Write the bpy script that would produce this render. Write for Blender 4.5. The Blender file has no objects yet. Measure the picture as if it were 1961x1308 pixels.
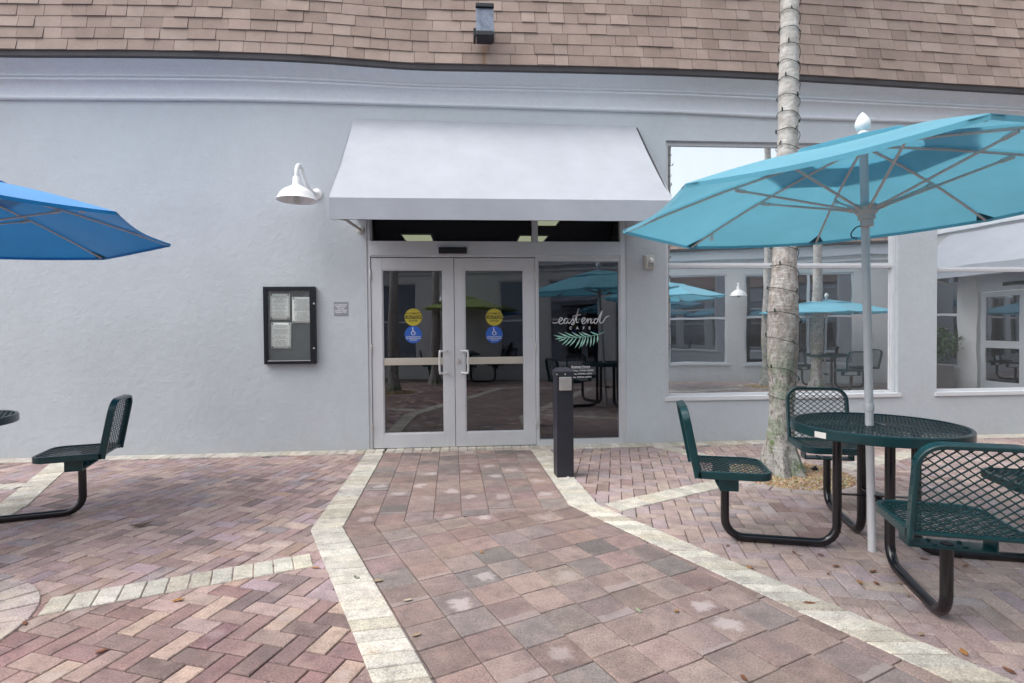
import bpy, bmesh, math, random
from mathutils import Vector, Matrix, noise as mnoise
R = math.radians
rnd = random.Random(7)
scene = bpy.context.scene
COL = scene.collection

# ------------------------------------------------------------------ camera and measuring helpers
FPX, CX, CY = 1040.0, 980.5, 654.0
PITCH, ROLL, YAW, DIST, HGT = R(1.1), R(0.5), R(4.2), 6.3, 1.35
fwd = Vector((math.sin(YAW)*math.cos(PITCH), math.cos(YAW)*math.cos(PITCH), -math.sin(PITCH)))
r0 = Vector((math.cos(YAW), -math.sin(YAW), 0)); u0 = r0.cross(fwd)
camR = r0*math.cos(ROLL) - u0*math.sin(ROLL); camU = u0*math.cos(ROLL) + r0*math.sin(ROLL)
CAM = Vector((0, -DIST, HGT))
def ray(px, py): return camR*((px-CX)/FPX) - camU*((py-CY)/FPX) + fwd
def W(px, py, y=0.0):                      # where a sight line meets a plane parallel to the cafe wall
    d = ray(px, py); return CAM + d*((y-CAM.y)/d.y)
def G(px, py, z=0.0):                      # where a sight line meets the ground
    d = ray(px, py); return CAM + d*((z-CAM.z)/d.z)
def lerp(a, b, t): return a+(b-a)*t
def interp(tab, x):
    if x <= tab[0][0]: return tab[0][1]
    for (x0, y0), (x1, y1) in zip(tab, tab[1:]):
        if x <= x1: return lerp(y0, y1, (x-x0)/(x1-x0))
    return tab[-1][1]

# ------------------------------------------------------------------ mesh builder
class MB:
    def __init__(s): s.v=[]; s.f=[]; s.m=[]; s.c=[]; s.uv=[]; s.mi=0; s.col=(1,1,1,1)
    def add(s, verts, faces, uvs=None):
        o = len(s.v); s.v += [tuple(p) for p in verts]
        for k, f in enumerate(faces):
            s.f.append([i+o for i in f]); s.m.append(s.mi); s.c.append(s.col)
            s.uv.append(uvs[k] if uvs else None)
    def box(s, x0, x1, y0, y1, z0, z1, M=None):
        p = [Vector((x, y, z)) for z in (z0, z1) for y in (y0, y1) for x in (x0, x1)]
        if M: p = [M@q for q in p]
        s.add(p, [(0,2,3,1),(4,5,7,6),(0,1,5,4),(2,6,7,3),(0,4,6,2),(1,3,7,5)])
    def tube(s, path, r, n=10, cap=True, closed=False):
        path = [Vector(p) for p in path]; N = len(path); rr = r if isinstance(r, (list, tuple)) else [r]*N
        ring=[]; a=None
        for i, p in enumerate(path):
            if closed: t = (path[(i+1)%N]-path[i-1]).normalized()
            else: t = (path[min(i+1,N-1)]-path[max(i-1,0)]).normalized()
            if a is None:
                a = t.orthogonal().normalized()
            else:
                a = (a - t*a.dot(t))
                a = a.normalized() if a.length > 1e-6 else t.orthogonal().normalized()
            b = t.cross(a)
            ring.append([p + (a*math.cos(2*math.pi*k/n)+b*math.sin(2*math.pi*k/n))*rr[i] for k in range(n)])
        v=[q for g in ring for q in g]; f=[]
        for i in range(N if closed else N-1):
            j=(i+1)%N
            for k in range(n):
                f.append((i*n+k, i*n+(k+1)%n, j*n+(k+1)%n, j*n+k))
        if cap and not closed:
            f.append(tuple(range(n-1,-1,-1))); f.append(tuple((N-1)*n+k for k in range(n)))
        s.add(v, f)
    def lathe(s, prof, n=24, M=None, cap=True):
        v=[]; f=[]
        for r_, z in prof:
            for k in range(n):
                a=2*math.pi*k/n; v.append(Vector((r_*math.cos(a), r_*math.sin(a), z)))
        for i in range(len(prof)-1):
            for k in range(n):
                f.append((i*n+k, i*n+(k+1)%n, (i+1)*n+(k+1)%n, (i+1)*n+k))
        if cap:
            f.append(tuple(range(n-1,-1,-1))); f.append(tuple((len(prof)-1)*n+k for k in range(n)))
        if M: v=[M@q for q in v]
        s.add(v, f)
    def prism(s, poly, h0, h1, M=None):     # poly in xy, extruded along z
        n=len(poly); v=[Vector((x,y,h0)) for x,y in poly]+[Vector((x,y,h1)) for x,y in poly]
        if M: v=[M@q for q in v]
        s.add(v, [tuple(range(n-1,-1,-1)), tuple(range(n,2*n))]+[(i,(i+1)%n,n+(i+1)%n,n+i) for i in range(n)])
    def strip(s, path, w, d, M=None):       # flat bar swept along a 2-D path: w across in the plane, d along z (down from 0)
        n=len(path); v=[]; f=[]
        for i,(x,y) in enumerate(path):
            a=path[max(i-1,0)]; b=path[min(i+1,n-1)]
            t=Vector((b[0]-a[0], b[1]-a[1])).normalized(); nn=Vector((-t.y,t.x))
            k=1.0
            if 0<i<n-1:
                t1=(Vector(path[i])-Vector(a)).normalized(); k=1/max(.5,t1.dot(t))
            e=min(.004,w*.25)
            for (o,z) in ((0,-e),(e,0),(w-e,0),(w,-e),(w,-d+e),(w-e,-d),(e,-d),(0,-d+e)):
                v.append(Vector((x+nn.x*o*k, y+nn.y*o*k, z)))
        for i in range(n-1):
            for k in range(8): f.append((i*8+k, i*8+(k+1)%8, (i+1)*8+(k+1)%8, (i+1)*8+k))
        f.append(tuple(range(7,-1,-1))); f.append(tuple((n-1)*8+k for k in range(8)))
        if M: v=[M@q for q in v]
        s.add(v,f)
    def build(s, name, mats, parent=None, smooth=False, bevel=0, loc=None, recalc=True):
        me=bpy.data.meshes.new(name); me.from_pydata(s.v, [], s.f)
        if not isinstance(mats,(list,tuple)): mats=[mats]
        for m in mats: me.materials.append(m)
        me.polygons.foreach_set('material_index', s.m)
        if any(c!=(1,1,1,1) for c in s.c):
            at=me.color_attributes.new('col','FLOAT_COLOR','CORNER'); buf=[]
            for f,c in zip(s.f,s.c): buf += list(c)*len(f)
            at.data.foreach_set('color', buf)
        if any(u for u in s.uv):
            ul=me.uv_layers.new(name='UVMap'); buf=[]
            for f,u in zip(s.f,s.uv):
                for k in range(len(f)): buf += list(u[k]) if u else [.93,.5]
            ul.data.foreach_set('uv', buf)
        if recalc or bevel:
            bm=bmesh.new(); bm.from_mesh(me)
            if recalc: bmesh.ops.recalc_face_normals(bm, faces=bm.faces)
            if bevel:
                ed=[e for e in bm.edges if len(e.link_faces)==2 and e.calc_face_angle(0)>.6]
                bmesh.ops.bevel(bm, geom=ed, offset=bevel, segments=2, profile=.6, affect='EDGES', clamp_overlap=True)
            bm.to_mesh(me); bm.free()
        if smooth:
            me.polygons.foreach_set('use_smooth',[True]*len(me.polygons))
            if hasattr(me,'set_sharp_from_angle'): me.set_sharp_from_angle(angle=R(38))
        me.update()
        o=bpy.data.objects.new(name, me); COL.objects.link(o)
        if parent: o.parent=parent
        if loc: o.location=loc
        return o

def empty(name, loc=(0,0,0), rz=0):
    o=bpy.data.objects.new(name,None); o.location=loc; o.rotation_euler=(0,0,rz); o.empty_display_size=.2; COL.objects.link(o); return o
def tag(o, label=None, cat=None, group=None, kind=None):
    if label: o['label']=label
    if cat: o['category']=cat
    if group: o['group']=group
    if kind: o['kind']=kind
    return o
def copy_tree(o, parent=None):
    c=o.copy(); COL.objects.link(c)
    if parent: c.parent=parent
    for ch in list(o.children): copy_tree(ch, c)
    return c

def text_geo(body, size, align='CENTER', bold=0.0, space=1.0):
    cu=bpy.data.curves.new('lettering','FONT'); cu.body=body; cu.size=size; cu.align_x=align; cu.align_y='CENTER'
    cu.offset=bold; cu.resolution_u=3; cu.space_character=space
    ob=bpy.data.objects.new('lettering',cu); COL.objects.link(ob)
    dg=bpy.context.evaluated_depsgraph_get(); ev=ob.evaluated_get(dg)
    me=bpy.data.meshes.new_from_object(ev)
    v=[tuple(p.co) for p in me.vertices]; f=[tuple(p.vertices) for p in me.polygons]
    bpy.data.objects.remove(ob); bpy.data.curves.remove(cu); bpy.data.meshes.remove(me)
    return v,f
def wall_text(mb, body, size, x, y, z, **k):           # lettering upright on a plane facing -y
    v,f=text_geo(body,size,**k)
    mb.add([(x+p[0], y, z+p[1]) for p in v], f)

# ------------------------------------------------------------------ materials
def newmat(name):
    m=bpy.data.materials.new(name); m.use_nodes=True; nt=m.node_tree
    return m, nt, nt.nodes, nt.links, nt.nodes['Principled BSDF']
def N(nt, t, **kw):
    n=nt.nodes.new(t)
    for k,v in kw.items():
        if k in n.inputs: n.inputs[k].default_value=v
        else: setattr(n,k,v)
    return n
def ramp(nt, fac, stops):
    n=nt.nodes.new('ShaderNodeValToRGB'); e=n.color_ramp.elements
    while len(e)<len(stops): e.new(.5)
    for el,(p,c) in zip(e,stops): el.position=p; el.color=c if len(c)==4 else (*c,1)
    nt.links.new(fac,n.inputs[0]); return n.outputs[0]
def mixc(nt, fac, a, b, mode='MIX'):
    n=nt.nodes.new('ShaderNodeMix'); n.data_type='RGBA'; n.blend_type=mode
    for s,v in ((n.inputs[0],fac),(n.inputs[6],a),(n.inputs[7],b)):
        if hasattr(v,'is_output'): nt.links.new(v,s)
        elif isinstance(v,(tuple,list)): s.default_value=v if len(v)==4 else (*v,1)
        else: s.default_value=v
    return n.outputs[2]
def math_(nt, op, a, b=None, c=None):
    n=nt.nodes.new('ShaderNodeMath'); n.operation=op
    for s,v in zip(n.inputs,(a,b,c)):
        if v is None: continue
        if hasattr(v,'is_output'): nt.links.new(v,s)
        else: s.default_value=v
    return n.outputs[0]
def noise(nt, scale, detail=3, rough=.5, co='Object', stretch=None):
    tc=nt.nodes.new('ShaderNodeTexCoord'); src=tc.outputs[co]
    if stretch:
        mp=nt.nodes.new('ShaderNodeMapping'); mp.inputs['Scale'].default_value=stretch; nt.links.new(src,mp.inputs[0]); src=mp.outputs[0]
    n=N(nt,'ShaderNodeTexNoise',Scale=scale,Detail=detail,Roughness=rough); nt.links.new(src,n.inputs['Vector']); return n.outputs[0]
def bump(nt, bs, h, strength, dist):
    b=N(nt,'ShaderNodeBump',Strength=strength,Distance=dist); nt.links.new(h,b.inputs['Height']); nt.links.new(b.outputs[0],bs.inputs['Normal'])
def plain(name, col, rough=.5, metal=0, spec=.5, var=.08, vscale=6, bscale=0, bstr=.2, bdist=.002, coat=0):
    m,nt,ns,lk,bs=newmat(name)
    h=noise(nt,vscale,4,.6)
    lo=tuple(c*(1-var) for c in col); hi=tuple(min(1,c*(1+var)) for c in col)
    lk.new(ramp(nt,h,[(.3,lo),(.7,hi)]),bs.inputs['Base Color'])
    bs.inputs['Roughness'].default_value=rough; bs.inputs['Metallic'].default_value=metal
    bs.inputs['Specular IOR Level'].default_value=spec; bs.inputs['Coat Weight'].default_value=coat
    if bscale: bump(nt,bs,noise(nt,bscale,3,.6),bstr,bdist)
    return m
def stucco(name, col, var=.05):
    m,nt,ns,lk,bs=newmat(name)
    h=noise(nt,.8,5,.6); h2=noise(nt,9,3,.6)
    c=ramp(nt,h,[(.3,tuple(x*(1-var) for x in col)),(.7,tuple(x*(1+var*.6) for x in col))])
    c=mixc(nt,.5,c,ramp(nt,h2,[(.35,(.93,.93,.93)),(.65,(1,1,1))]),'MULTIPLY')
    c=mixc(nt,.8,c,ramp(nt,noise(nt,75,3,.75),[(.3,(.88,.88,.88)),(.5,(.985,.985,.985)),(.7,(1.05,1.05,1.05))]),'MULTIPLY')
    # grime splashed up from the paving
    tc=ns.new('ShaderNodeTexCoord'); sp=ns.new('ShaderNodeSeparateXYZ'); lk.new(tc.outputs['Object'],sp.inputs[0])
    st=noise(nt,5,4,.7,stretch=(1,1,.25))
    g=math_(nt,'SUBTRACT',math_(nt,'MULTIPLY',st,.42),sp.outputs[2]); g=math_(nt,'MULTIPLY',g,2.2); 
    cl=ns.new('ShaderNodeClamp'); lk.new(g,cl.inputs[0])
    c=mixc(nt,math_(nt,'MULTIPLY',cl.outputs[0],.5),c,(.36,.33,.31))
    lk.new(c,bs.inputs['Base Color']); bs.inputs['Roughness'].default_value=.85; bs.inputs['Specular IOR Level'].default_value=.25
    hh=math_(nt,'ADD',noise(nt,170,3,.7),math_(nt,'MULTIPLY',noise(nt,14,4,.6),2.4))
    bump(nt,bs,hh,.5,.006)
    return m
def paver(name, rough=.68, pale=False, salt=.0):
    m,nt,ns,lk,bs=newmat(name)
    at=ns.new('ShaderNodeAttribute'); at.attribute_name='col'
    n1=noise(nt,11,6,.72); n2=noise(nt,110,4,.8); n3=noise(nt,210,2,.6); n4=noise(nt,1.1,3,.6)
    c=mixc(nt,1,at.outputs['Color'],ramp(nt,n1,[(.28,(.62,.60,.60)),(.5,(.95,.95,.95)),(.75,(1.22,1.2,1.17))]),'MULTIPLY')
    c=mixc(nt,1,c,ramp(nt,n2,[(.3,(.5,.5,.5)),(.5,(1,1,1)),(.70,(1.42,1.42,1.42))]),'MULTIPLY')
    c=mixc(nt,math_(nt,'MULTIPLY',ramp(nt,n3,[(.66,(0,0,0)),(.72,(1,1,1))]),.5),c,(.62,.58,.55))
    c=mixc(nt,1,c,ramp(nt,n4,[(.3,(.86,.85,.86)),(.7,(1.1,1.09,1.07))]),'MULTIPLY')
    pv=ns.new('ShaderNodeTexCoord'); sc=ns.new('ShaderNodeVectorMath'); sc.operation='SCALE'; sc.inputs['Scale'].default_value=83.
    lk.new(at.outputs['Color'],sc.inputs[0]); ad=ns.new('ShaderNodeVectorMath'); ad.operation='ADD'; lk.new(pv.outputs['Object'],ad.inputs[0]); lk.new(sc.outputs[0],ad.inputs[1])
    f1=N(nt,'ShaderNodeTexNoise',Scale=5.5,Detail=3.,Roughness=.55); lk.new(ad.outputs[0],f1.inputs['Vector'])
    c=mixc(nt,math_(nt,'MULTIPLY',ramp(nt,f1.outputs[0],[(.54,(0,0,0)),(.68,(1,1,1))]),.36 if not pale else .12),c,(.13,.11,.112))
    c=mixc(nt,math_(nt,'MULTIPLY',ramp(nt,f1.outputs[0],[(.32,(1,1,1)),(.46,(0,0,0))]),.30),c,(.38,.285,.245) if not pale else (.50,.44,.32))
    st=noise(nt,1.9,5,.68); c=mixc(nt,math_(nt,'MULTIPLY',ramp(nt,st,[(.56,(0,0,0)),(.72,(1,1,1))]),.2),c,(.20,.13,.085))
    # whitish lime bloom in the middle of some pavers (amount rides in the alpha of the colour attribute)
    uv=ns.new('ShaderNodeTexCoord'); mp=ns.new('ShaderNodeVectorMath'); mp.operation='DISTANCE'; mp.inputs[1].default_value=(.5,.5,0)
    lk.new(uv.outputs['UV'],mp.inputs[0])
    d=math_(nt,'ADD',mp.outputs['Value'],math_(nt,'MULTIPLY',math_(nt,'SUBTRACT',noise(nt,9,5,.75),.5),1.1))
    bl=ramp(nt,d,[(.17,(1,1,1)),(.33,(0,0,0))])
    a=math_(nt,'SUBTRACT',1.0,at.outputs['Alpha'])
    c=mixc(nt,math_(nt,'MULTIPLY',bl,a),c,(.48,.42,.415))
    su=ns.new('ShaderNodeSeparateXYZ'); lk.new(uv.outputs['UV'],su.inputs[0])
    sa=math_(nt,'MULTIPLY',math_(nt,'GREATER_THAN',su.outputs[1],math_(nt,'SUBTRACT',1.01,math_(nt,'MULTIPLY',noise(nt,13,3,.6),.22))),math_(nt,'GREATER_THAN',math_(nt,'FRACT',math_(nt,'MULTIPLY',at.outputs['Fac'],371.)),.72))
    c=mixc(nt,math_(nt,'MULTIPLY',sa,salt),c,(.5,.46,.45))
    # pale chipped rims
    ed=ramp(nt,mp.outputs['Value'],[(.47,(0,0,0)),(.66,(1,1,1))])
    c=mixc(nt,math_(nt,'MULTIPLY',math_(nt,'MULTIPLY',ed,ramp(nt,noise(nt,7,3,.6),[(.45,(0,0,0)),(.7,(1,1,1))])),.10),c,(.5,.45,.42))
    lk.new(c,bs.inputs['Base Color'])
    lk.new(ramp(nt,n1,[(.3,(rough-.1,)*3),(.7,(rough+.12,)*3)]),bs.inputs['Roughness'])
    bs.inputs['Specular IOR Level'].default_value=.28
    bump(nt,bs,math_(nt,'ADD',n2,math_(nt,'MULTIPLY',n1,1.2)),.55,.004)
    return m
def fabric(name, col, trans=.35, under=None):
    m,nt,ns,lk,bs=newmat(name)
    h=noise(nt,2.2,6,.68)
    c=ramp(nt,h,[(.3,tuple(x*.86 for x in col)),(.68,col)])
    bs.inputs['Roughness'].default_value=.85; bs.inputs['Specular IOR Level'].default_value=.2
    bs.inputs['Sheen Weight'].default_value=.35; bs.inputs['Sheen Roughness'].default_value=.45
    lk.new(c,bs.inputs['Base Color'])
    w=ns.new('ShaderNodeTexCoord'); wv=N(nt,'ShaderNodeTexNoise',Scale=520.,Detail=1.); lk.new(w.outputs['Object'],wv.inputs['Vector'])
    bump(nt,bs,math_(nt,'ADD',math_(nt,'MULTIPLY',wv.outputs[0],.12),noise(nt,5,3,.5)),.25,.01)
    if trans:
        tr=ns.new('ShaderNodeBsdfTranslucent'); lk.new(c,tr.inputs[0])
        mx=ns.new('ShaderNodeMixShader'); mx.inputs[0].default_value=trans
        lk.new(bs.outputs[0],mx.inputs[1]); lk.new(tr.outputs[0],mx.inputs[2])
        lk.new(mx.outputs[0],ns['Material Output'].inputs[0])
    return m
def glass(name, refl, tint, gcol=(1,1,1), wav=.0, wscale=1.3, haze=0):
    m,nt,ns,lk,bs=newmat(name); ns.remove(bs)
    gl=N(nt,'ShaderNodeBsdfGlossy',Roughness=.012); gl.inputs[0].default_value=(*gcol,1)
    tr=ns.new('ShaderNodeBsdfTransparent'); tr.inputs[0].default_value=(*tint,1)
    mx=ns.new('ShaderNodeMixShader'); mx.inputs[0].default_value=refl
    lk.new(tr.outputs[0],mx.inputs[1]); lk.new(gl.outputs[0],mx.inputs[2]); lk.new(mx.outputs[0],ns['Material Output'].inputs[0])
    if haze:
        df=ns.new('ShaderNodeBsdfDiffuse'); df.inputs[0].default_value=(.55,.57,.58,1); m2=ns.new('ShaderNodeMixShader')  # pale diffuse veil mixed in to haze the reflections, uneven like smudged glass
        lk.new(math_(nt,'MULTIPLY',ramp(nt,noise(nt,2.2,5,.65,stretch=(1,1,.5)),[(.3,(.55,.55,.55)),(.7,(1.3,1.3,1.3))]),haze),m2.inputs[0])
        lk.new(mx.outputs[0],m2.inputs[1]); lk.new(df.outputs[0],m2.inputs[2]); lk.new(m2.outputs[0],ns['Material Output'].inputs[0])
    if wav:
        b=N(nt,'ShaderNodeBump',Strength=1.,Distance=wav); lk.new(noise(nt,wscale,2,.45),b.inputs['Height']); lk.new(b.outputs[0],gl.inputs['Normal'])
    return m
def emis(name, col, s):
    m,nt,ns,lk,bs=newmat(name); bs.inputs['Base Color'].default_value=(*col,1)
    bs.inputs['Emission Color'].default_value=(*col,1); bs.inputs['Emission Strength'].default_value=s; return m

M={}
M['stucco']=stucco('painted_stucco',(.505,.545,.585),.07)
M['cornice']=stucco('painted_cornice',(.68,.71,.76),.03)
M['white']=plain('white_paint',(.78,.78,.79),.35,var=.03)
M['winframe']=plain('white_window_paint',(.62,.64,.67),.4,var=.03)
M['alu']=plain('silver_aluminium',(.60,.62,.655),.42,metal=.35,var=.05,vscale=3)
M['alu2']=plain('bright_aluminium',(.72,.72,.73),.3,metal=.5,var=.04)
M['tanbar']=plain('tan_push_bar',(.50,.47,.41),.4,metal=.3,var=.04)
M['steel']=plain('brushed_steel',(.62,.60,.59),.33,metal=.8,var=.08,vscale=25)
M['darkmetal']=plain('dark_bronze_paint',(.017,.018,.028),.42,var=.12,bscale=90,bstr=.1)
M['black']=plain('black_paint',(.006,.007,.012),.3,var=.1)
M['eave']=plain('dark_drip_edge',(.055,.05,.055),.6,var=.15)
M['awning']=fabric('grey_awning_canvas',(.395,.42,.47),.06)
M['teal']=fabric('turquoise_canvas',(.16,.50,.655),.34)
M['blue']=fabric('blue_canvas',(.018,.24,.60),.13)
M['lime']=fabric('lime_canvas',(.26,.34,.09),.2)
M['tealdark']=plain('teal_pocket',(.008,.10,.16),.8)
M['umbmetal']=plain('greige_umbrella_metal',(.52,.49,.48),.4,var=.05)
M['pole']=plain('white_pole_enamel',(.58,.59,.62),.35,var=.05)
M['green']=plain('green_plastisol',(.005,.040,.047),.28,spec=.5,var=.2,vscale=14,bscale=120,bstr=.08)
M['tubeblk']=plain('black_tube_paint',(.006,.005,.008),.22,spec=.6,var=.3,bscale=60,bstr=.06)
M['paver']=paver('concrete_paver'); M['walkpaver']=paver('square_concrete_paver',salt=.2); M['cream']=paver('cream_paver',.74,True)
M['joint']=plain('joint_sand',(.075,.062,.054),.95,var=.3,vscale=40)
M['doorglass']=glass('dark_tinted_glass',.115,(.52,.53,.56),(.92,.95,1.0),.0006,1.6)
M['transomglass']=glass('transom_glass',.05,(.5,.5,.52),(.92,.95,1.0))
M['winglass']=glass('mirror_tinted_glass',.86,(.12,.13,.15),(.90,.94,.96),.0013,1.25,haze=.085)
M['oppglass']=glass('dark_window_glass',.30,(.08,.09,.11),(.85,.9,1))
M['caseglass']=glass('case_glass',.07,(.93,.95,.95),(1,1,1),.002,5)
M['lensglass']=plain('dusty_lens',(.17,.20,.26),.25,var=.35,vscale=14)
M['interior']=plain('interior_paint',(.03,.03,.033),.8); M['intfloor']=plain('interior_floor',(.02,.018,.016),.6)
M['panel']=emis('lit_panel',(.92,1,.62),.62)
M['paper']=plain('paper',(.76,.75,.72),.7,var=.04,vscale=20)
M['ink']=plain('ink',(.30,.30,.30),.8)
M['felt']=plain('grey_green_felt',(.055,.065,.068),.9,var=.25,vscale=3)
M['signgrey']=plain('sign_grey',(.25,.26,.31),.5); M['signwhite']=plain('sign_lettering',(.66,.67,.71),.5)
M['yellow']=plain('yellow_vinyl',(.43,.36,.03),.5,var=.05); M['vblue']=plain('blue_vinyl',(.012,.09,.42),.5,var=.05)
M['vwhite']=plain('white_vinyl',(.62,.63,.66),.5,var=.02); M['vblack']=plain('black_vinyl',(.01,.01,.01),.5)
M['mint']=plain('mint_vinyl',(.30,.62,.50),.5,var=.1,vscale=18); M['mint2']=plain('pale_mint_vinyl',(.42,.70,.60),.5,var=.08)
M['wire']=plain('green_wire',(.006,.022,.016),.5)
M['beige']=plain('weathered_white_plastic',(.52,.52,.49),.5,var=.12,vscale=30)
M['soil']=plain('planter_grey',(.2,.2,.2),.8)

def shingle_mat():
    m,nt,ns,lk,bs=newmat('asphalt_shingle')
    at=ns.new('ShaderNodeAttribute'); at.attribute_name='col'
    n1=noise(nt,260,3,.7); n2=noise(nt,3.5,4,.6)
    c=mixc(nt,1,at.outputs['Color'],ramp(nt,n1,[(.3,(.7,.68,.67)),(.5,(1,1,1)),(.72,(1.3,1.28,1.26))]),'MULTIPLY')
    c=mixc(nt,1,c,ramp(nt,n2,[(.3,(.88,.87,.86)),(.7,(1.1,1.1,1.1))]),'MULTIPLY')
    # rust run under the floodlight
    tc=ns.new('ShaderNodeTexCoord'); sp=ns.new('ShaderNodeSeparateXYZ'); lk.new(tc.outputs['Object'],sp.inputs[0])
    dx=math_(nt,'ABSOLUTE',math_(nt,'SUBTRACT',sp.outputs[0],.165))
    dx=math_(nt,'ADD',dx,math_(nt,'MULTIPLY',math_(nt,'SUBTRACT',noise(nt,20,3,.6),.5),.05))
    z1=ramp(nt,sp.outputs[2],[(0,(0,0,0)),(1,(0,0,0))])
    mr=N(nt,'ShaderNodeMapRange'); mr.inputs[1].default_value=.045; mr.inputs[2].default_value=.0; lk.new(dx,mr.inputs[0])
    below=math_(nt,'LESS_THAN',sp.outputs[2],4.50)
    c=mixc(nt,math_(nt,'MULTIPLY',math_(nt,'MULTIPLY',mr.outputs[0],below),.55),c,(.25,.12,.045))
    mr2=N(nt,'ShaderNodeMapRange'); mr2.inputs[1].default_value=.17; mr2.inputs[2].default_value=.06; lk.new(dx,mr2.inputs[0])
    c=mixc(nt,math_(nt,'MULTIPLY',math_(nt,'MULTIPLY',mr2.outputs[0],below),.25),c,(.17,.14,.12))
    lk.new(c,bs.inputs['Base Color']); bs.inputs['Roughness'].default_value=.9; bs.inputs['Specular IOR Level'].default_value=.2
    bump(nt,bs,n1,.5,.004); return m
M['shingle']=shingle_mat()
def bark_mat():
    m,nt,ns,lk,bs=newmat('palm_bark')
    n1=noise(nt,9,5,.7); n2=noise(nt,36,4,.7,stretch=(1,1,.45)); n3=noise(nt,5,4,.65); n4=noise(nt,60,3,.6,stretch=(.25,.25,1))
    c=ramp(nt,n1,[(.25,(.25,.23,.21)),(.45,(.40,.38,.36)),(.7,(.54,.525,.505))])
    tc=ns.new('ShaderNodeTexCoord'); sp=ns.new('ShaderNodeSeparateXYZ'); lk.new(tc.outputs['Object'],sp.inputs[0])
    z=sp.outputs[2]
    def band(lo,hi,f=.4):
        a=N(nt,'ShaderNodeMapRange'); a.inputs[1].default_value=lo-f; a.inputs[2].default_value=lo; lk.new(z,a.inputs[0])
        b=N(nt,'ShaderNodeMapRange'); b.inputs[1].default_value=hi+f; b.inputs[2].default_value=hi; lk.new(z,b.inputs[0])
        return math_(nt,'MULTIPLY',a.outputs[0],b.outputs[0])
    mid=math_(nt,'MULTIPLY',band(.75,1.9,.5),ramp(nt,n2,[(.42,(0,0,0)),(.58,(1,1,1))]))
    c=mixc(nt,math_(nt,'MULTIPLY',mid,.55),c,(.19,.14,.115))
    low=math_(nt,'MULTIPLY',band(-.2,.9,.3),ramp(nt,n3,[(.47,(0,0,0)),(.56,(1,1,1))]))
    c=mixc(nt,math_(nt,'MULTIPLY',low,.7),c,(.25,.30,.22))
    c=mixc(nt,math_(nt,'MULTIPLY',math_(nt,'MULTIPLY',band(-.2,.8,.3),ramp(nt,n2,[(.52,(0,0,0)),(.62,(1,1,1))])),.7),c,(.10,.09,.075))
    moss=math_(nt,'MULTIPLY',band(-.1,.28,.1),ramp(nt,noise(nt,6,3,.6),[(.58,(0,0,0)),(.66,(1,1,1))]))
    c=mixc(nt,math_(nt,'MULTIPLY',moss,.8),c,(.10,.17,.03))
    c=mixc(nt,1,c,ramp(nt,n4,[(.35,(.8,.8,.8)),(.52,(1,1,1))]),'MULTIPLY')
    lk.new(c,bs.inputs['Base Color']); bs.inputs['Roughness'].default_value=.9; bs.inputs['Specular IOR Level'].default_value=.2
    bump(nt,bs,math_(nt,'ADD',n2,math_(nt,'MULTIPLY',n4,.8)),.7,.012); return m
M['bark']=bark_mat()
M['frond']=plain('palm_leaflet',(.045,.10,.025),.45,var=.35,vscale=4)
M['shrub']=plain('shrub_leaf',(.05,.10,.035),.5,var=.5,vscale=9)
def attr_mat(name, rough=.85, nscale=60):
    m,nt,ns,lk,bs=newmat(name)
    at=ns.new('ShaderNodeAttribute'); at.attribute_name='col'
    c=mixc(nt,1,at.outputs['Color'],ramp(nt,noise(nt,nscale,3,.6),[(.3,(.75,.75,.75)),(.7,(1.2,1.2,1.2))]),'MULTIPLY')
    lk.new(c,bs.inputs['Base Color']); bs.inputs['Roughness'].default_value=rough; return m
M['gravel']=attr_mat('gravel_stone'); M['leaf']=attr_mat('dry_leaf',.6,90)
def oppshingle():
    m,nt,ns,lk,bs=newmat('brown_shingle_courses')
    tc=ns.new('ShaderNodeTexCoord'); mp=ns.new('ShaderNodeMapping'); mp.inputs['Rotation'].default_value=(R(90),0,0)
    lk.new(tc.outputs['Object'],mp.inputs[0])
    b=N(nt,'ShaderNodeTexBrick',Scale=1.); b.inputs['Color1'].default_value=(.33,.235,.205,1); b.inputs['Color2'].default_value=(.25,.175,.15,1)
    b.inputs['Mortar'].default_value=(.08,.06,.05,1); b.inputs['Mortar Size'].default_value=.008; b.inputs['Brick Width'].default_value=.3; b.inputs['Row Height'].default_value=.14
    lk.new(mp.outputs[0],b.inputs['Vector']); lk.new(b.outputs[0],bs.inputs['Base Color']); bs.inputs['Roughness'].default_value=.9; return m
M['oppshingle']=oppshingle()

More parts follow.
